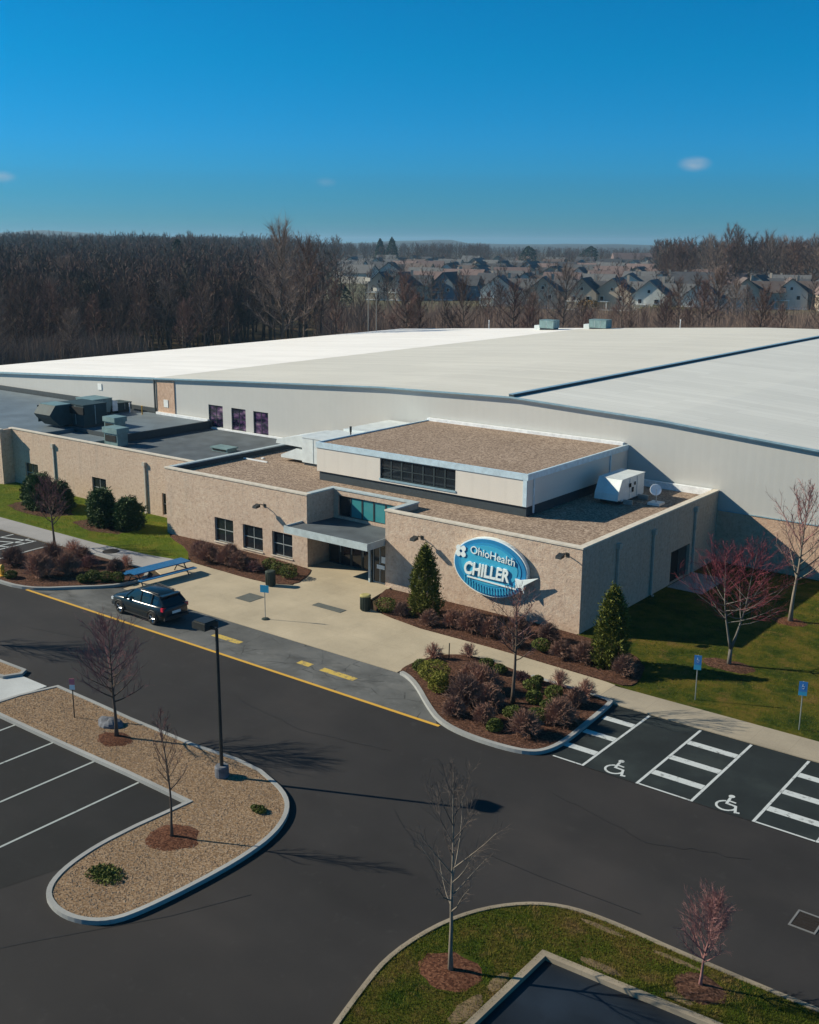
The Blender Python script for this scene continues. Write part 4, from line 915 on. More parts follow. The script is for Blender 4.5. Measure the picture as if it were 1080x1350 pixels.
    for x in (-1.42,1.42):
        for s in (-1,1):
            w_ = MB(); prof = [(0.20,-0.10),(0.33,-0.11),(0.355,-0.07),(0.355,0.07),(0.33,0.11),(0.20,0.10)]
            nn = 20; vs = [(x+r*math.cos(2*math.pi*i/nn), s*0.84+y, 0.355+r*math.sin(2*math.pi*i/nn)) for r,y in prof for i in range(nn)]
            w_.add(vs, [(j*nn+i,((j+1)%6)*nn+i,((j+1)%6)*nn+(i+1)%nn,j*nn+(i+1)%nn) for j in range(6) for i in range(nn)])
            wo = w_.build('wheel', rub, t, smooth=True)
            r_ = MB(); y0 = s*0.93
            for q in range(5):
                a = 2*math.pi*q/5; r_.tube([(x,y0,0.355),(x+0.22*math.cos(a),y0,0.355+0.22*math.sin(a))],0.035,4)
            r_.tube([(x,y0-0.03*s,0.355),(x,y0+0.015*s,0.355)],0.07,10)
            nn = 20; vs = [(x+r*math.cos(2*math.pi*i/nn), y0+s*dy, 0.355+r*math.sin(2*math.pi*i/nn)) for r,dy in ((0.21,-0.06),(0.235,0.005),(0.205,0.005)) for i in range(nn)]
            r_.add(vs, [(j*nn+i,((j+1)%3)*nn+i,((j+1)%3)*nn+(i+1)%nn,j*nn+(i+1)%nn) for j in range(3) for i in range(nn)])
            r_.build('rim', rimm, wo)
            ar = MB(); pts = [(x+0.42*math.cos(a), s*0.915, 0.355+0.42*math.sin(a)) for a in [math.pi*i/8 for i in range(9)]]
            ar.tube(pts, 0.04, 5); ar.build('wheel_arch', trimm, t)
    return t
make_car(-46.15, 36.42, R(-1.5))

# ------------------------------------------------------------------ plants
def rot_about(v, axis, a): return Matrix.Rotation(a, 3, axis) @ v
def perp(v, r):
    a = Vector((r.uniform(-1,1), r.uniform(-1,1), r.uniform(-1,1))); p = v.cross(a)
    return p.normalized() if p.length > 1e-6 else Vector((1,0,0))
def bare_tree(h, spread, th, tr, seed, nb=26, ns=7, nt=4, twr=0.010, stems=1, up=0.55, wob=0.06, tiplen=1.0):
    """returns (trunk MB with limbs, crown MB with branches and twigs), base at the origin"""
    r = random.Random(seed); T_, C_ = MB(), MB()
    for s_ in range(stems):
        base_d = Vector((0,0,1))
        if stems > 1:
            a = 2*math.pi*s_/stems+0.6; base_d = Vector((math.cos(a)*0.33, math.sin(a)*0.33, 1)).normalized()
        n = 9; pts = []; p = Vector((0,0,0)); d = base_d.copy()
        if stems > 1: T_.tube([(0,0,0),(0.03,0,th*0.6)],[tr*1.15,tr*0.85],7) if s_ == 0 else None; p = Vector((0.03,0,th*0.55))
        L = (h-p.z)/n; 
        for i in range(n+1):
            pts.append(p.copy()); d = (d+Vector((r.uniform(-wob,wob), r.uniform(-wob,wob), 0.06))).normalized(); p = p+d*L
        rad = [tr*(1-0.9*(i/n)**0.8) if i else tr*1.25 for i in range(n+1)]
        if stems > 1: rad = [x*0.7 for x in rad]
        T_.tube(pts, rad, 7)
        def at(z):
            f = z*n; i = min(int(f), n-1); return pts[i].lerp(pts[i+1], f-i), rad[i]*(1-(f-i))+rad[i+1]*(f-i)
        t0 = th/h
        for b in range(nb):
            f = t0+(1-t0)*(b+r.random())/nb*0.97; q, rr = at(f)
            g = (f-t0)/(1-t0); ln_ = spread*(0.55+0.55*math.sin(math.pi*min(1,g*0.9+0.12)))*(1-0.55*g)*r.uniform(0.75,1.15)
            az = b*2.399+r.uniform(-.5,.5); e = up+0.45*g+r.uniform(-.15,.15)
            d = Vector((math.cos(az)*math.cos(e), math.sin(az)*math.cos(e), math.sin(e)))
            bp = [q.copy()]; m = 4; dd = d.copy()
            for i in range(m):
                dd = (dd+Vector((r.uniform(-.15,.15), r.uniform(-.15,.15), 0.13))).normalized(); bp.append(bp[-1]+dd*ln_/m)
            br = min(rr*0.55, 0.012+0.014*ln_); brr = [br*(1-0.8*i/m)+0.003 for i in range(m+1)]
            (T_ if b < nb*0.35 else C_).tube(bp, brr, 4, False)
            for k in range(ns):
                f2 = 0.25+0.75*(k+r.random())/ns; i = min(int(f2*m), m-1); qq = bp[i].lerp(bp[i+1], f2*m-i)
                d2 = (dd+perp(dd, r)*r.uniform(0.5,1.0)+Vector((0,0,0.25))).normalized(); l2 = ln_*0.42*(1.15-f2*0.5)*r.uniform(0.6,1.2)
                e1 = qq+d2*l2*0.5; d3 = (d2+Vector((r.uniform(-.3,.3), r.uniform(-.3,.3), 0.2))).normalized(); e2 = e1+d3*l2*0.5
                C_.tube([qq,e1,e2], [twr*1.3,twr,twr*0.5], 3, False)
                for u_ in range(nt):
                    f3 = r.random(); q3 = qq.lerp(e1, f3*2) if f3 < .5 else e1.lerp(e2, f3*2-1)
                    d4 = (d3+perp(d3, r)*r.uniform(0.4,1.0)).normalized()
                    C_.tube([q3, q3+d4*l2*0.5*tiplen*r.uniform(0.5,1.1)], [twr*0.7,twr*0.3], 3, False)
    return T_, C_
def plant_tree(x, y, z, label, tm, cm, rz=0.0, name='bare_tree', **k):
    t = empty(name, (x,y,z), rz, True); tag(t, label, 'tree')
    T_, C_ = bare_tree(**k); T_.build('trunk', tm, t, smooth=True); C_.build('crown', cm, t); return t
plant_tree(-24.02,38.66,0.12,'bare dark tree rising from the shrub planter in front of the oval sign',M['bark'],M['twigbrown'],h=5.1,spread=2.1,th=2.0,tr=0.10,seed=11,nb=22,ns=7,nt=4,up=0.5,twr=0.0075)
plant_tree(-34.92,25.54,0.14,'bare reddish-twigged tree beside the boulder on the gravel island',M['bark'],M['twigrose'],h=4.8,spread=2.3,th=1.5,tr=0.085,seed=12,nb=40,ns=10,nt=9,up=0.4,twr=0.005)
plant_tree(-27.05,21.79,0.14,'slender sparse young tree on the rounded end of the gravel island',M['bark'],M['twigbrown'],h=4.6,spread=1.25,th=1.6,tr=0.055,seed=13,nb=20,ns=7,nt=5,up=0.75,twr=0.0045)
plant_tree(-15.41,21.96,0.14,'tall pale bare tree on the grass island in the foreground',M['barkpale'],M['twigpale'],h=5.9,spread=2.3,th=1.7,tr=0.07,seed=14,nb=24,ns=9,nt=7,up=0.6,twr=0.0034)
plant_tree(-9.63,25.71,0.14,'small pink-twigged tree near the bottom right corner',M['twigpink'],M['twigpink'],h=2.95,spread=1.35,th=0.75,tr=0.05,seed=15,nb=40,ns=11,nt=9,up=0.7,twr=0.0042)
plant_tree(-18.35,49.33,0.03,'red-twigged multi-stem tree on the shaded lawn by the side wall',M['barkpale'],M['twigred'],h=5.7,spread=3.0,th=1.5,tr=0.10,seed=16,nb=26,ns=10,nt=7,up=0.25,twr=0.0062,stems=2)
plant_tree(-18.19,57.52,0.03,'tall pale-trunked tree with pink buds near the arena wall',M['barkpale'],M['twigpink'],h=7.4,spread=2.8,th=2.2,tr=0.12,seed=17,nb=28,ns=9,nt=7,up=0.6,twr=0.0085)
plant_tree(-62.13,41.43,0.12,'thin bare brown tree beside the left grey sidewalk',M['bark'],M['twigbrown'],h=4.3,spread=2.1,th=1.3,tr=0.09,seed=18,nb=28,ns=9,nt=8,up=0.45,twr=0.009)
plant_tree(-52.0,26.9,0.12,'bare tree on the gravel island left of the photo whose shadow crosses the road',M['bark'],M['twigbrown'],h=5.4,spread=2.4,th=1.6,tr=0.09,seed=19,nb=34,ns=9,nt=6,up=0.5,twr=0.009)

def leafy(cx, cy, cz, rx, ry, rz, n, ls, seed, lump=0.18, shell=0.55, cone=False):
    r = random.Random(seed); m = MB(); vs = []; fs = []
    lum = [(r.uniform(0,6.28), r.uniform(-1,1), r.uniform(-lump,lump)) for _ in range(14)]
    for i in range(n):
        z = r.uniform(-1,1); a = r.uniform(0,6.2832); k = shell+(1-shell)*r.random()**0.5
        s = math.sqrt(max(0,1-z*z))
        for la, lz, lv in lum:
            dd = (math.cos(a-la)*0.5+0.5)*max(0, 1-abs(z-lz)*1.4); k += lv*dd
        if cone: s = (1-((z+1)/2)**1.7)**0.75*min(1, 0.62+(z+1)*0.9)
        p = Vector((cx+rx*k*s*math.cos(a), cy+ry*k*s*math.sin(a), cz+rz*z*(1 if cone else k)))
        if p.z < 0.08: p.z = 0.08+r.random()*0.05
        u = Vector((r.uniform(-1,1), r.uniform(-1,1), r.uniform(-.6,1))).normalized(); v = perp(u, r)
        l = ls*r.uniform(0.6,1.4); b = len(vs)
        vs += [p-v*l*0.35, p+u*l, p+v*l*0.35, p-u*l*0.6]; fs.append((b,b+3,b+2,b+1))
    m.add(vs, fs); return m
def twiggy(cx, cy, r0, h, n, seed, tw=0.008):
    r = random.Random(seed); m = MB()
    for i in range(n):
        a = r.uniform(0,6.28); e = r.uniform(0.15,1.5); k = r.uniform(0.75,1.05)
        tip = Vector((cx+r0*k*math.cos(a)*math.cos(e), cy+r0*k*math.sin(a)*math.cos(e), 0.15+h*k*math.sin(e)*0.95))
        b = Vector((cx+r.uniform(-.15,.15)*r0, cy+r.uniform(-.15,.15)*r0, 0.08))
        mid = b.lerp(tip, 0.5)+Vector((r.uniform(-.1,.1)*r0, r.uniform(-.1,.1)*r0, h*0.12))
        m.tube([b,mid,tip], [tw*1.6,tw,tw*0.5], 3, False)
        for q in range(6):
            s = mid.lerp(tip, r.random()); d = (tip-mid).normalized(); d = (d+perp(d, r)*0.9+Vector((0,0,.2))).normalized()
            m.tube([s, s+d*r0*r.uniform(0.18,0.4)], [tw*0.8,tw*0.4], 3, False)
    return m
WHERE = {'M': 'the kerbed middle planter', 'B': 'the bed under the sign', 'F': 'the bed under the windows', 'L': 'the planter beside the picnic table'}
KIND = {'t': 'tan open twig-ball shrub', 'g': 'clipped dark green shrub', 'y': 'bright yellow-green clipped shrub', 'r': 'rounded russet twiggy shrub', 'b': 'low brown leafless shrub'}
SHRUBS = [('M','t',-30.0,40.8,0.52),('M','t',-28.7,42.0,0.49),('M','t',-23.3,41.5,0.56),('M','t',-21.8,41.3,0.55),('M','g',-27.2,41.3,0.37),('M','g',-26.4,41.2,0.33),('M','b',-25.1,41.1,0.36),('M','g',-24.3,41.2,0.32),('M','g',-24.1,40.4,0.42),('M','g',-23.3,39.3,0.41),('M','g',-22.9,40.3,0.41),('M','g',-22.4,39.0,0.36),('M','g',-23.2,37.3,0.42),('M','g',-22.2,37.7,0.42),('M','g',-23.1,35.8,0.38),('M','y',-28.3,38.5,0.62),('M','y',-27.4,37.7,0.55),('M','g',-29.5,39.1,0.4),('M','r',-25.8,38.9,0.8),('M','r',-25.6,37.3,0.85),('M','r',-24.6,37.6,0.67),('M','r',-25.3,36.0,0.5),('M','r',-21.3,38.1,0.72),('M','r',-21.9,36.3,0.66),('M','r',-21.7,40.2,0.5),('M','r',-26.9,39.6,0.55),('M','r',-23.9,36.2,0.5),
('B','g',-36.3,44.9,0.55),('B','r',-35.2,44.9,0.42),('B','r',-33.1,44.6,0.49),('B','r',-32.0,45.2,0.53),('B','r',-30.8,45.2,0.72),('B','r',-29.6,45.3,0.6),('B','r',-27.9,44.8,0.54),('B','g',-26.4,45.0,0.46),('B','r',-25.2,44.9,0.52),('B','r',-24.0,45.1,0.6),('B','r',-21.7,44.8,0.58),('B','r',-28.6,46.4,0.6),('B','r',-26.9,46.6,0.55),('B','b',-31.6,46.4,0.5),
('F','r',-51.2,45.3,0.72),('F','r',-49.8,45.5,0.67),('F','r',-48.6,45.5,0.66),('F','b',-47.4,45.6,0.5),('F','g',-47.0,46.5,0.47),('F','g',-46.1,46.3,0.5),('F','g',-44.9,46.1,0.55),('F','r',-50.6,46.6,0.6),('F','b',-53.0,46.2,0.7),('F','r',-52.2,45.5,0.55),
('L','r',-56.6,36.6,0.95),('L','r',-58.4,38.7,0.86),('L','r',-60.0,37.0,0.76),('L','r',-55.8,38.0,0.83),('L','t',-59.4,41.0,0.62),('L','t',-54.3,41.2,0.5),('L','g',-53.4,38.1,0.5),('L','g',-52.1,38.9,0.45),('L','g',-52.8,38.5,0.42),('L','g',-53.6,37.5,0.40),('L','b',-55.9,39.6,0.66),('L','r',-53.7,40.0,0.56),('L','g',-57.7,35.3,0.35),('L','r',-57.3,40.2,0.6)]
cnt = {}
for i, (z, k, x, y, r0) in enumerate(SHRUBS): cnt.setdefault((z, k), []).append(i)
ORD = ['first','second','third','fourth','fifth','sixth','seventh','eighth','ninth','tenth','eleventh','twelfth']
rank = {}
for key, ids in cnt.items():
    def sx(i):   # left-to-right order as seen
        _, _, x, y, _ = SHRUBS[i]; ct, st_ = math.cos(YAW), math.sin(YAW)
        return (x*ct+y*st_)/max(1, (-x*st_+y*ct))
    for n_, i in enumerate(sorted(ids, key=sx)): rank[i] = (n_, len(ids))
for i, (z, k, x, y, r0) in enumerate(SHRUBS):
    r0 = r0*(1.12 if k in 'rb' else 1.0); n_, tot = rank[i]
    lab = KIND[k]+(', %s from the left, in ' % ORD[n_] if tot > 1 else ' in ')+WHERE[z]
    if k == 'g': m, mt = leafy(x,y,0.12+r0*0.62,r0,r0,r0*0.72,1500,0.055,i), M['leafgreen']
    elif k == 'y': m, mt = leafy(x,y,0.12+r0*0.8,r0*1.05,r0,r0*0.85,2600,0.055,i), M['leafyellow']
    elif k == 'b': m, mt = twiggy(x,y,r0,r0*1.0,150,i), M['twigbrown']
    elif k == 't': m, mt = twiggy(x,y,r0,r0*1.5,90,i,0.009), M['twigtan']
    else: m, mt = twiggy(x,y,r0,r0*1.4,300,i,0.010), M['twigshrub']
    tag(m.build('shrub', mt, loc=(x,y,0.1)), lab, 'shrub', 'shrubs in the planting beds')
def clumped(x, y, z, h, rr, seed, nc, npc, ls, arb):
    r = random.Random(seed); vs = []; fs = []
    for c in range(nc):
        t = (c+r.random())/nc
        if arb: w = (1-t**2.0)**0.8*min(1, 0.72+t*1.4)
        else: w = math.sqrt(max(0, 1-(2*t*0.93-0.75)**2/1.5625))*(1-0.25*t)
        a = c*2.39996+r.uniform(-.5,.5); k = rr*w*(r.uniform(0.62,1.0) if r.random() < .8 else r.uniform(0.2,0.6))*(1+0.12*math.sin(3*a+seed)+0.10*math.sin(9*t+2*a))
        cx, cy, cz = x+k*math.cos(a), y+k*math.sin(a), z+0.08+t*h; cr = rr*r.uniform(0.14,0.26)
        out = Vector((math.cos(a)*0.8, math.sin(a)*0.8, 0.7 if arb else 0.25)).normalized()
        for i in range(npc):
            p = Vector((cx+r.gauss(0,cr*.5), cy+r.gauss(0,cr*.5), max(z+0.03, cz+r.gauss(0,cr*(.7 if arb else .45)))))
            u = (out+Vector((r.uniform(-1,1), r.uniform(-1,1), r.uniform(-1,1)))*0.8).normalized(); v = perp(u, r)
            l = ls*r.uniform(0.5,1.5); b = len(vs)
            vs += [p-v*l*0.22, p+u*l, p+v*l*0.22, p-u*l*0.5]; fs.append((b,b+3,b+2,b+1))
    return MB().add(vs, fs)
def conifer(x, y, h, rr, label, mat, seed, n=5200, ls=0.09, cone=True, name='conifer', z=0.05):
    t = empty(name, (x,y,z), 0, False); tag(t, label, 'evergreen')
    arb = mat.name.startswith('arbor')
    MB().tube([(x,y,z),(x,y,z+h*0.8)],[0.09,0.02],6).build('trunk', M['bark'], t)
    clumped(x, y, z, h, rr*0.95, seed, 330 if arb else 240, 42, ls*1.15, arb).build('crown', mat, t); return t
conifer(-34.3,45.78,3.75,1.0,'tall dark arborvitae left of the oval sign',M['leafarbor'],1,8000)
conifer(-22.75,45.5,3.8,0.98,'bright green arborvitae at the right corner of the building',M['leafarbor'],2,7500,0.10)
conifer(-71.68,46.9,2.5,1.25,'dark rounded spruce farthest left by the office wing',M['leafspruce'],3,5200,0.13)
conifer(-70.3,47.6,2.0,1.1,'low dark spruce between the far-left spruce and the wing window',M['leafspruce'],6,4200,0.13)
conifer(-73.4,47.6,2.0,1.1,'spruce nearest the shaded jog of the office wing',M['leafspruce'],7,4200,0.13)
conifer(-64.0,46.8,2.5,1.2,'larger rounded spruce in front of the office wing',M['leafspruce'],4,5600,0.13)
conifer(-61.9,47.4,2.05,1.15,'smaller rounded spruce at the left of the entrance building corner',M['leafspruce'],5,4800,0.13)
tag(leafy(-26.0,24.9,0.2,0.35,0.22,0.12,700,0.05,61).build('weed_tuft', M['leafgreen'], loc=(-26.0,24.9,0.12)), 'small green weed tuft on the gravel island near the lamp', 'weeds')
tag(leafy(-27.0,18.9,0.18,0.75,0.5,0.14,1700,0.06,62,0.5,0.2).build('weed_tuft', M['leafgreen'], loc=(-27.0,18.9,0.12)), 'wide dark weed patch on the rounded tip of the gravel island', 'weeds')

# loose stones and grass blades
def scatter_stones():
    r = random.Random(5); vs = []; fs = []; n = 0
    while n < 14000:
        x = r.uniform(-41.7,-24.3); y = r.uniform(16.9,27.1)
        if not inpoly(x, y, ISLP): continue
        n += 1; s = r.uniform(0.014,0.04); z = 0.12; b = len(vs); a = r.uniform(0,6.28); c_, s_ = math.cos(a)*s, math.sin(a)*s
        k = r.uniform(0.6,1.0)
        vs += [(x+c_,y+s_,z),(x-s_*k,y+c_*k,z),(x-c_,y-s_,z),(x+s_*k,y-c_*k,z),(x+r.uniform(-.3,.3)*s,y,z+s*0.7)]
        fs += [(b,b+1,b+4),(b+1,b+2,b+4),(b+2,b+3,b+4),(b+3,b,b+4)]
    t = NT('loose_stones', 0.95); rr = t.noise(9, 2, 0.5)
    t.col(t.ramp(rr, [(0.3,(0.17,0.12,0.078)),(0.5,(0.28,0.20,0.135)),(0.7,(0.42,0.33,0.24))]))
    tag(MB().add(vs, fs).build('loose_gravel', t.m), 'loose tan stones covering the gravel island', 'gravel', kind='stuff')
scatter_stones()
def blades(name, poly, box, n, h, mat, z, seed, label):
    r = random.Random(seed); vs = []; fs = []; k = 0; ex = [(-15.4,21.95,0.95)]
    while k < n:
        x = r.uniform(box[0],box[1]); y = r.uniform(box[2],box[3])
        if not inpoly(x, y, poly) or (x+15.4)**2+(y-21.95)**2 < 0.75 or (x+9.6)**2+(y-25.6)**2 < 0.4: continue
        k += 1; b = len(vs); a = r.uniform(0,6.28); l = h*r.uniform(0.5,1.3)
        dx, dy = math.cos(a)*0.008, math.sin(a)*0.008; lx, ly = r.uniform(-.5,.5)*l, r.uniform(-.5,.5)*l
        vs += [(x-dx,y-dy,z),(x+dx,y+dy,z),(x+lx,y+ly,z+l)]; fs.append((b,b+1,b+2))
    tag(MB().add(vs, fs).build(name, mat), label, 'grass', kind='stuff')
def blademat(nm, st_):
    t = NT(nm, 0.9, 0, 0.1); t.col(t.ramp(t.noise(0.9, 5, 0.7), st_)); return t.m
bl1 = blademat('grass_blades', [(0.36,(0.035,0.085,0.006)),(0.47,(0.09,0.12,0.012)),(0.55,(0.16,0.14,0.025)),(0.66,(0.22,0.15,0.05))])
bl2 = blademat('bright_grass_blades', [(0.3,(0.09,0.17,0.015)),(0.5,(0.15,0.23,0.025)),(0.7,(0.22,0.23,0.05))])
blades('grass', GI+GIN, (-17.2,-5.5,13,26.8), 42000, 0.07, bl1, 0.12, 1, 'short grass blades on the foreground grass island')
blades('grass', [(-26,48.2),(-20.8,43.7),(-8,43.6),(-8,66),(-26,66)], (-26,-8,43.6,66), 26000, 0.09, bl1, 0.02, 2, 'short grass blades on the right lawn')
blades('grass', [(-82,51),(-82,43.7),(-60,43.8),(-53,44.7),(-58.8,48.3),(-58.8,51)], (-82,-53,43.6,51), 20000, 0.09, bl2, 0.03, 3, 'short bright grass blades on the left lawn')

# ------------------------------------------------------------------ woodland, houses, hills
CT, ST = math.cos(YAW), math.sin(YAW)
def polar(u, d):   # ground point seen in column u of the view at distance d
    a = (u-540)/FPX; l = math.hypot(a, 1); X, Y = a/l*d, 1/l*d
    return (CT*X-ST*Y, ST*X+CT*Y)
def is_built(x, y): return (-146 < x < 2 and y < 156) or (x > -146 and y < 66)
def wood_proto(seed, h, spread, nb, nt, tw):
    r = random.Random(seed); T_, C_ = MB(), MB()
    n = 6; pts = [Vector((0,0,-0.3))]; 
    for i in range(n): pts.append(pts[-1]+Vector((r.uniform(-.35,.35), r.uniform(-.35,.35), h/n)))
    T_.tube(pts, [0.24*(1-0.85*i/n) for i in range(n+1)], 5)
    for b in range(nb):
        g = (b+r.random())/nb; f = 0.22+0.72*g; i = min(int(f*n), n-1); q = pts[i].lerp(pts[i+1], f*n-i)
        az = b*2.4+r.uniform(-.4,.4); e = 0.45+0.6*g; l = spread*(1.1-0.65*g)*r.uniform(.7,1.15)
        d = Vector((math.cos(az)*math.cos(e), math.sin(az)*math.cos(e), math.sin(e)))
        m_ = q+d*l*0.5; e_ = m_+(d+Vector((0,0,0.35))).normalized()*l*0.6
        T_.tube([q,m_,e_], [0.09,0.06,0.02], 3, False)
        for k in range(nt):
            s = q.lerp(m_, 0.4+0.6*r.random()) if r.random() < .35 else m_.lerp(e_, r.random()*1.05)
            dd = (d*0.6+Vector((r.uniform(-1,1), r.uniform(-1,1), r.uniform(-.15,1.1)))).normalized(); ll = r.uniform(0.5,1.5)*spread*0.28
            w = perp(dd, r)*tw*r.uniform(0.6,1.3); C_.add([s-w,s+w,s+dd*ll], [(0,1,2)])
    return T_, C_
protos = []
mats = [M['woodtwig'],M['woodtwig2'],M['woodtwig3'],M['woodtwig']]
PR = [(31,17,5.2,28,90,0.022),(32,16,4.2,26,80,0.022),(33,18,6.0,30,95,0.023),(34,14,4.0,24,75,0.022),(35,19,5.0,28,85,0.023),(36,15,5.2,26,90,0.022)]
for j, a in enumerate(PR):
    T_, C_ = wood_proto(*a)
    t = empty('bare_tree', (0,0,0), 0, True); T_.build('trunk', M['woodtrunk'], t); C_.build('crown', mats[j%4], t); protos.append(t)
used = set()
def put_tree(j, x, y, s, label, group, z=0.0):
    o = protos[j] if j not in used else copy_tree(protos[j]); used.add(j)
    o.location = (x,y,z); o.rotation_euler = (0,0,rnd.uniform(0,6.28)); k = rnd.uniform(0.9,1.1); o.scale = (s*k,s*k,s)
    o['label'] = label; o['category'] = 'tree'; o['group'] = group
# big trees that stand out behind the halls
BIG = [(372,172,1.22,'largest bare tree behind the white roof, where the forest ends'),(398,178,1.15,'tall bare tree just right of the largest tree behind the white roof'),
 (440,190,0.95,'bare tree behind the white roof left of the two light poles'),(530,185,1.08,'wide bare tree behind the white roof right of the two light poles'),
 (548,200,0.9,'slim bare tree standing close behind the wide bare tree'),(612,205,0.9,'dark bare tree behind the white roof vent stack'),
 (680,195,1.02,'round-crowned bare tree behind the far tip of the white roof'),(737,215,0.98,'bare tree behind the leftmost far rooftop unit'),
 (765,225,0.8,'small bare tree between the two far rooftop units'),(812,235,0.9,'bare tree just right of the two far rooftop units'),
 (890,240,0.85,'bare tree behind the beige roof before the pale gabled house'),(935,250,0.9,'bare tree right of the pale gabled house beyond the beige roof')]
for k, (u, d, s, lab) in enumerate(BIG):
    x, y = polar(u, d)
    if is_built(x, y): x, y = polar(u, d+12)
    put_tree([2,0,1,5,3,0,5,2,3,1,0,4][k], x, y, s*(1.0 if k < 2 else 0.86), lab, 'large bare trees behind the arena halls')
G1 = 'trees of the bare wood left of the white roof'; G2 = 'bare trees in the strip behind the arena halls'; G3 = 'tall trees of the wood behind the houses at the right'
n1 = 0; att = 0; placed = []
def far_enough(x, y, m): return all((x-a)**2+(y-b)**2 > m*m for a, b in placed)
while n1 < 150 and att < 6000:
    att += 1; u = rnd.uniform(-160,415); d = 118+rnd.random()**1.3*150; x, y = polar(u, d)
    if is_built(x, y) or not far_enough(x, y, 3.6): continue
    if u > 300 and rnd.random() < (u-300)/115*0.8: continue
    placed.append((x,y)); n1 += 1; near = rnd.random() < 0.5*(1-min(1,(d-118)/90))
    put_tree(2 if near else rnd.randrange(6), x, y, rnd.uniform(0.42,0.55) if near else rnd.uniform(0.50,0.68)+0.30*min(1,(d-118)/150)*rnd.random(), 'brown leafless tree in the dense wood left of the white roof', G1)
n2 = 0
while n2 < 62:
    u = rnd.uniform(400,1230); d = rnd.uniform(192,292); x, y = polar(u, d)
    if is_built(x, y) or not far_enough(x, y, 4): continue
    placed.append((x,y)); n2 += 1
    put_tree(rnd.choice((0,2,5,4,1)), x, y, rnd.uniform(0.42,0.74)*(0.85 if u < 900 else 1.1), 'slim leafless tree in the strip between the arena roofs and the houses', G2)
n3 = 0
while n3 < 50:
    u = rnd.uniform(860,1240); d = rnd.uniform(430,520); x, y = polar(u, d)
    if not far_enough(x, y, 4): continue
    placed.append((x,y)); n3 += 1
    put_tree(rnd.choice((0,2,4)), x, y, rnd.uniform(1.0,1.38)*min(1,0.78+(u-860)/350), 'tall leafless tree rising above the horizon at the right', G3)
# the rest of the wood: one mass
def woodland():
    LP = []
    for s in range(5):
        T_, C_ = wood_proto(50+s, 16, 5.0, 12, 17, 0.085)
        LP.append((np.array([tuple(v) for v in T_.v]), T_.f, np.array([tuple(v) for v in C_.v]), C_.f))
    out = [[], [], 0]; T = [[], [], 0]
    r = random.Random(77)
    def put(x, y, s, z=0.0):
        Tv, Tf, Cv, Cf = LP[r.randrange(5)]; a = r.uniform(0,6.28); c, sn = math.cos(a)*s, math.sin(a)*s
        RM = np.array([[c,-sn,0],[sn,c,0],[0,0,s*r.uniform(.9,1.1)]])
        for A, V, F in ((T, Tv, Tf), (out, Cv, Cf)):
            A[0].append(V@RM.T+np.array([x,y,z])); b = A[2]
            A[1] += [tuple(i+b for i in f) for f in F]; A[2] += len(V)
    n = 0
    while n < 3800:          # left wood receding to the horizon
        u = r.uniform(-230,455); d = 215+r.random()**1.5*1500; x, y = polar(u, d)
        if is_built(x, y): continue
        if u > 250 and r.random() < (u-250)/205*0.9: continue
        n += 1; put(x, y, r.uniform(0.66,0.92)*(1+0.34*min(1,(d-215)/500))*(1+d/5000.))
    n = 0
    while n < 900:           # wood behind the right houses
        u = r.uniform(850,1300); d = 520+r.random()**1.3*700; x, y = polar(u, d); n += 1; put(x, y, r.uniform(0.95,1.38))
    n = 0
    while n < 1300:          # low belt behind the neighbourhood
        u = r.uniform(400,900); d = 820+r.random()*1300; x, y = polar(u, d); n += 1; put(x, y, r.uniform(0.8,1.1)*(0.75 if u > 640 else 1.0))
    n = 0
    while n < 620:           # garden and street trees among the houses
        u = r.uniform(400,1300); d = 315+r.random()**1.2*560; x, y = polar(u, d); n += 1; put(x, y, r.uniform(0.42,0.72))
    for nm, A, mt, lb in (('woodland_trunks', T, M['woodtrunk'], 'trunks and limbs of the bare wood fading into the distance'), ('woodland_twigs', out, M['woodfar'], 'brown twig mass of the bare wood fading into the distance')):
        V = np.concatenate(A[0]); me = bpy.data.meshes.new(nm)
        me.from_pydata(V.tolist(), [], A[1]); me.materials.append(mt); me.update()
        o = bpy.data.objects.new(nm, me); col.objects.link(o); tag(o, lb, 'woodland', kind='stuff')
woodland()
# undergrowth thicket behind the halls: one mass of brush
def brush():
    r = random.Random(9); m = MB(); n = 0
    vs = []; fs = []
    while n < 4200:
        if r.random() < .55: u = r.uniform(-160,440); d = r.uniform(118,190)
        else: u = r.uniform(420,1220); d = r.uniform(178,300)
        x, y = polar(u, d)
        if is_built(x, y): continue
        n += 1
        for k in range(26):
            a = r.uniform(0,6.28); l = r.uniform(1.5,6.2); lean = r.uniform(0,.45); p = Vector((x+r.uniform(-1.5,1.5), y+r.uniform(-1.5,1.5), 0))
            w = Vector((math.cos(a)*0.05, math.sin(a)*0.05, 0)); t_ = p+Vector((math.cos(a*3)*lean*l, math.sin(a*3)*lean*l, l)); b = len(vs)
            vs += [p-w,p+w,t_]; fs.append((b,b+1,b+2))
    m.add(vs, fs); tag(m.build('underbrush', M['woodtwig3']), 'pale leafless underbrush behind the arena halls', 'underbrush', kind='stuff')
brush()
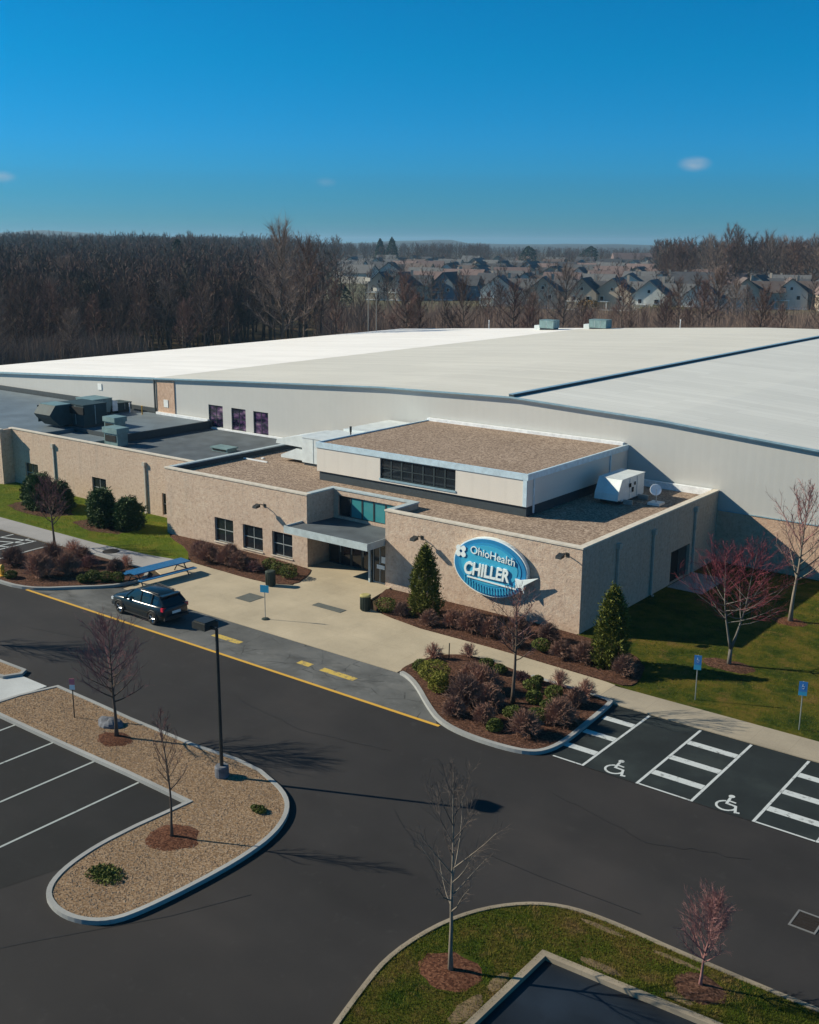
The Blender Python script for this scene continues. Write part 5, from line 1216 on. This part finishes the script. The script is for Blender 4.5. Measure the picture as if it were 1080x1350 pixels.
# evergreen and ochre bushes among the houses
for k, (u, d, h, rr, mt, lab) in enumerate([(770,290,5.5,3.2,'ochre','round ochre-brown tree left of the pale gabled houses'),(848,300,4.0,4.5,'yg','yellow-green bush in front of the pale gabled houses, leftmost'),(868,300,4.2,4.5,'yg','yellow-green bush in front of the pale gabled houses, middle one'),(888,302,4.0,4.5,'yg','yellow-green bush in front of the pale gabled houses, right one'),(905,304,3.2,4.0,'yg','low yellow-green bush right of the three larger ones'),(925,304,3.2,4.0,'yg','low yellow-green bush before the rightmost pale house'),(450,300,9,4,'dk','dark green tree beyond the white roof behind the large bare trees'),(240,430,20,5,'dk','dark evergreen rising in the left wood'),(40,330,17,6,'dk','dark evergreen at the far left of the wood'),(500,900,22,6,'dk','dark pine on the horizon above the light poles'),(515,905,23,6,'dk','dark pine on the horizon right of its twin'),(690,880,17,10,'dk','dark evergreen clump beyond the brown roofs'),(770,1000,17,14,'dk','dark evergreen clump before the long pink-roofed barn')]):
    if k == 0: OCH = leaf('ochre_leaves', (0.13,0.075,0.02), (0.24,0.15,0.045), 0.6); YG = leaf('olive_hedge_leaves', (0.075,0.085,0.015), (0.17,0.17,0.04), 0.5); DK = leaf('far_pine_needles', (0.012,0.03,0.022), (0.03,0.06,0.04), 0.4)
    x, y = polar(u, d); t = empty('far_bush' if mt != 'dk' else 'evergreen_tree', (x,y,0), 0, False); tag(t, lab, 'bush' if mt != 'dk' else 'tree')
    leafy(x,y,h*0.5,rr,rr,h*0.5,1600,0.35 if d < 400 else 0.9,k,0.25,0.5,mt == 'dk').build('crown', {'ochre':OCH,'yg':YG,'dk':DK}[mt], t)
    MB().tube([(x,y,-0.2),(x,y,h*0.6)],[0.3,0.1],6).build('trunk', M['woodtrunk'], t)
# houses
roofm = [simple('shingle_roof_%s' % n_, c, 0.95, 0, 0.15, 0.6) for n_, c in (('grey',(0.125,0.13,0.135)),('brown',(0.125,0.10,0.092)),('dark',(0.065,0.07,0.08)),('pink',(0.17,0.125,0.118)))]
wallm = [simple('house_siding_%s' % n_, c, 0.8, 0, 0.06, 1) for n_, c in (('grey',(0.58,0.60,0.56)),('tan',(0.46,0.39,0.31)),('cream',(0.66,0.62,0.54)),('blue',(0.15,0.20,0.24)))]
def house(x, y, w, l, h, rise, ang, wm, rm, label, gable_wing=True, detail=True):
    t = empty('house', (x,y,0), ang, True); tag(t, label, 'house', 'houses beyond the arena halls')
    m = MB(); m.box(-w/2,w/2,-l/2,l/2,0,h)
    m.xprism([(-w/2,h),(w/2,h),(0,h+rise)], -l/2, l/2)
    if gable_wing:
        m.box(w/2-0.3,w/2+w*0.7,-l*0.15,l*0.42,0,h); 
    m.build('wall', wm, t)
    r_ = MB(); ov = 0.5; dz = rise*ov/(w/2)
    for s in (-1,1):
        p = [(s*(w/2+ov),h-dz),(0,h+rise),(0,h+rise+0.25),(s*(w/2+ov),h-dz+0.25)]
        if s < 0: p = p[::-1]
        r_.xprism(p, -l/2-0.5, l/2+0.5)
    if gable_wing:
        yc = l*0.135; hl = l*0.285; r2_ = rise*0.8
        r_.yprism([(yc-hl-0.4,h-0.15),(yc+hl+0.4,h-0.15),(yc,h+r2_)], w*0.15, w/2+w*0.75)
    ro = r_.build('roof', rm, t)
    if detail:
        MB().box(w*0.2,w*0.2+0.8,l*0.2,l*0.2+0.8,h+0.5,h+rise+0.9).build('chimney', wallm[1], ro)
        for xx in (-w*0.25, w*0.22):
            f = MB().box(xx-0.65,xx+0.65,-l/2-0.06,-l/2-0.003,h*0.55,h*0.55+1.4).build('window', M['paper'], t)
            MB().box(xx-0.52,xx+0.52,-l/2-0.09,-l/2-0.063,h*0.55+0.12,h*0.55+1.28).build('pane', M['glass'], f)
        f = MB().box(-0.5,0.5,-l/2-0.06,-l/2-0.003,h+rise*0.15,h+rise*0.15+1.1).build('window', M['paper'], t)
        MB().box(-0.4,0.4,-l/2-0.09,-l/2-0.063,h+rise*0.15+0.1,h+rise*0.15+1.0).build('pane', M['glass'], f)
        pr = MB().box(-w/2-0.0,w/2,-l/2-2.6,-l/2-0.1,0,0.3).box(-w/2,-w*0.05,-l/2-2.7,-l/2-0.1,h*0.5,h*0.5+0.15)
        for xx in (-w/2+0.2,-w*0.08): pr.box(xx-0.12,xx+0.12,-l/2-2.6,-l/2-2.4,0.3,h*0.5)
        pr.build('porch', M['paper'], t)
H1 = [(503,398,9,1,2,'tan gabled house behind the two light poles'),(531,395,8,1,2,'small tan house right of the two light poles'),(590,400,9,3,2,'dark blue-grey house behind the dark bare tree'),(655,367,11,0,0,'grey gabled house with white porch behind the round-crowned tree'),(712,357,10,1,0,'grey-brown gabled house left of the tan narrow house'),(766,351,9,1,2,'narrow tan gabled house beside the ochre tree'),(806,352,12,1,0,'wide grey-roofed house between the tan and the pale houses'),(853,338,10,0,0,'pale grey gabled house with dark roof edge beyond the beige roof, left of its twin'),(915,332,10,0,0,'pale grey gabled house with long grey roof, right of its twin'),(971,372,10,1,1,'brown house half hidden by the twiggy strip at the right'),(1030,380,10,2,1,'cream house half hidden by trees near the right edge'),(1085,375,10,1,3,'tan house at the right edge behind the trees')]
for u, d, w_, wm, rm, lab in H1:
    x, y = polar(u, d); house(x, y, w_, 13, 5.2, 4.2, YAW*0.55+rnd.uniform(-.15,.15), wallm[wm], roofm[rm], lab)
hid = 0
for row, (d, du) in enumerate(((425,42),(485,38),(560,34),(650,32),(760,30),(880,34))):
    u = 455+rnd.uniform(0,20) if row > 1 else 560
    while u < (1110 if row < 4 else 880):
        x, y = polar(u, d+rnd.uniform(-18,18))
        wi, ri = rnd.randrange(4), rnd.choice((0,0,1,2,2,3))
        house(x, y, rnd.uniform(10,14), rnd.uniform(13,17), 5, rnd.uniform(3.4,4.6), YAW*0.5+rnd.choice((0,math.pi/2))+rnd.uniform(-.2,.2), wallm[wi], roofm[ri],
              'small far house of the crowded neighbourhood behind the front row of houses', True, row < 2)
        u += du+rnd.uniform(-4,8)
x, y = polar(825, 900); t = empty('barn', (x,y,0), YAW+0.05, True); tag(t, 'long barn with dull pink roof near the horizon at the right', 'barn')
MB().box(-16,16,-7,7,0,7).yprism([(-7,7),(7,7),(0,12)],-16,16).build('wall', wallm[2], t); MB().yprism([(-8,6.8),(8,6.8),(0,12.6)],-16.5,16.5).build('roof', roofm[3], t)
for (u, d, wd) in ((500,760,30),(585,800,34),(200,1500,40)):
    x, y = polar(u, d); t = empty('long_building', (x,y,0), YAW, True); tag(t, {500:'long low white building beyond the light poles',585:'long low white building right of the dark pines',200:'tiny pale building far off in the left wood'}[u], 'building')
    MB().box(-wd/2,wd/2,-6,6,0,4.5).build('wall', wallm[1], t); MB().box(-wd/2-0.5,wd/2+0.5,-6.5,6.5,4.5,5.1).build('roof', M['hvacwhite'], t)
# two light poles behind the white roof
for u, lab, hh in ((484.5,'pale light pole with square head behind the white roof, left one',13.2),(495,'pale light pole behind the white roof, right one',11.5)):
    x, y = polar(u, 196); t = empty('light_pole', (x,y,0)); tag(t, lab, 'light pole')
    MB().tube([(x,y,0),(x,y,hh)],[0.08,0.05],8).build('pole', M['downspout'], t)
    MB().box(x-0.6,x+0.6,y-0.2,y+0.2,hh,hh+0.6).build('lamp_head', M['downspout'], t)
# ground of the neighbourhood and far hills
nb = [polar(u, d) for u, d in ((430,250),(1350,250),(1350,520),(890,900),(430,900))]
struct('neighbourhood_ground', MB().sheet(nb, -0.04), simple('winter_lawn', (0.10,0.095,0.045), 1.0, 0, 0.3, 0.06))
def hills():
    m = MB(); n = 120; rows = [(2300,-1),(2800,6),(3600,14),(4800,20),(6500,10)]; r = random.Random(4); vs = []
    for d, z in rows:
        for i in range(n+1):
            u = -700+2500*i/n; x, y = polar(u, d) if abs(u-540) < 3000 else (0,0)
            k = 1.0+0.35*math.sin(i*0.21)+0.25*math.sin(i*0.53+1)+0.12*r.uniform(-1,1); k *= 1.6 if u < 350 else (1.0 if u < 600 else 0.55)
            vs.append((x,y,z*k if z > 0 else z))
    fs = [(j*(n+1)+i,j*(n+1)+i+1,(j+1)*(n+1)+i+1,(j+1)*(n+1)+i) for j in range(len(rows)-1) for i in range(n)]
    struct('hills', m.add(vs, fs), simple('wooded_hills', (0.05,0.055,0.05), 1.0, 0, 0.4, 0.01), smooth=True)
hills()
# haze
hz = MB().box(-9500,9500,-9500,9500,-1.2,60).build('haze', bpy.data.materials.new('haze_air'))
hm = hz.data.materials[0]; hm.use_nodes = True; nt = hm.node_tree
for n_ in list(nt.nodes): nt.nodes.remove(n_)
ho = nt.nodes.new('ShaderNodeOutputMaterial'); pv = nt.nodes.new('ShaderNodeVolumePrincipled')
pv.inputs['Color'].default_value = (0.42,0.72,0.95,1); pv.inputs['Density'].default_value = 0.00013; pv.inputs['Anisotropy'].default_value = 0.2
nt.links.new(pv.outputs[0], ho.inputs['Volume']); tag(hz, 'thin blue haze over the distance', 'haze', kind='stuff')
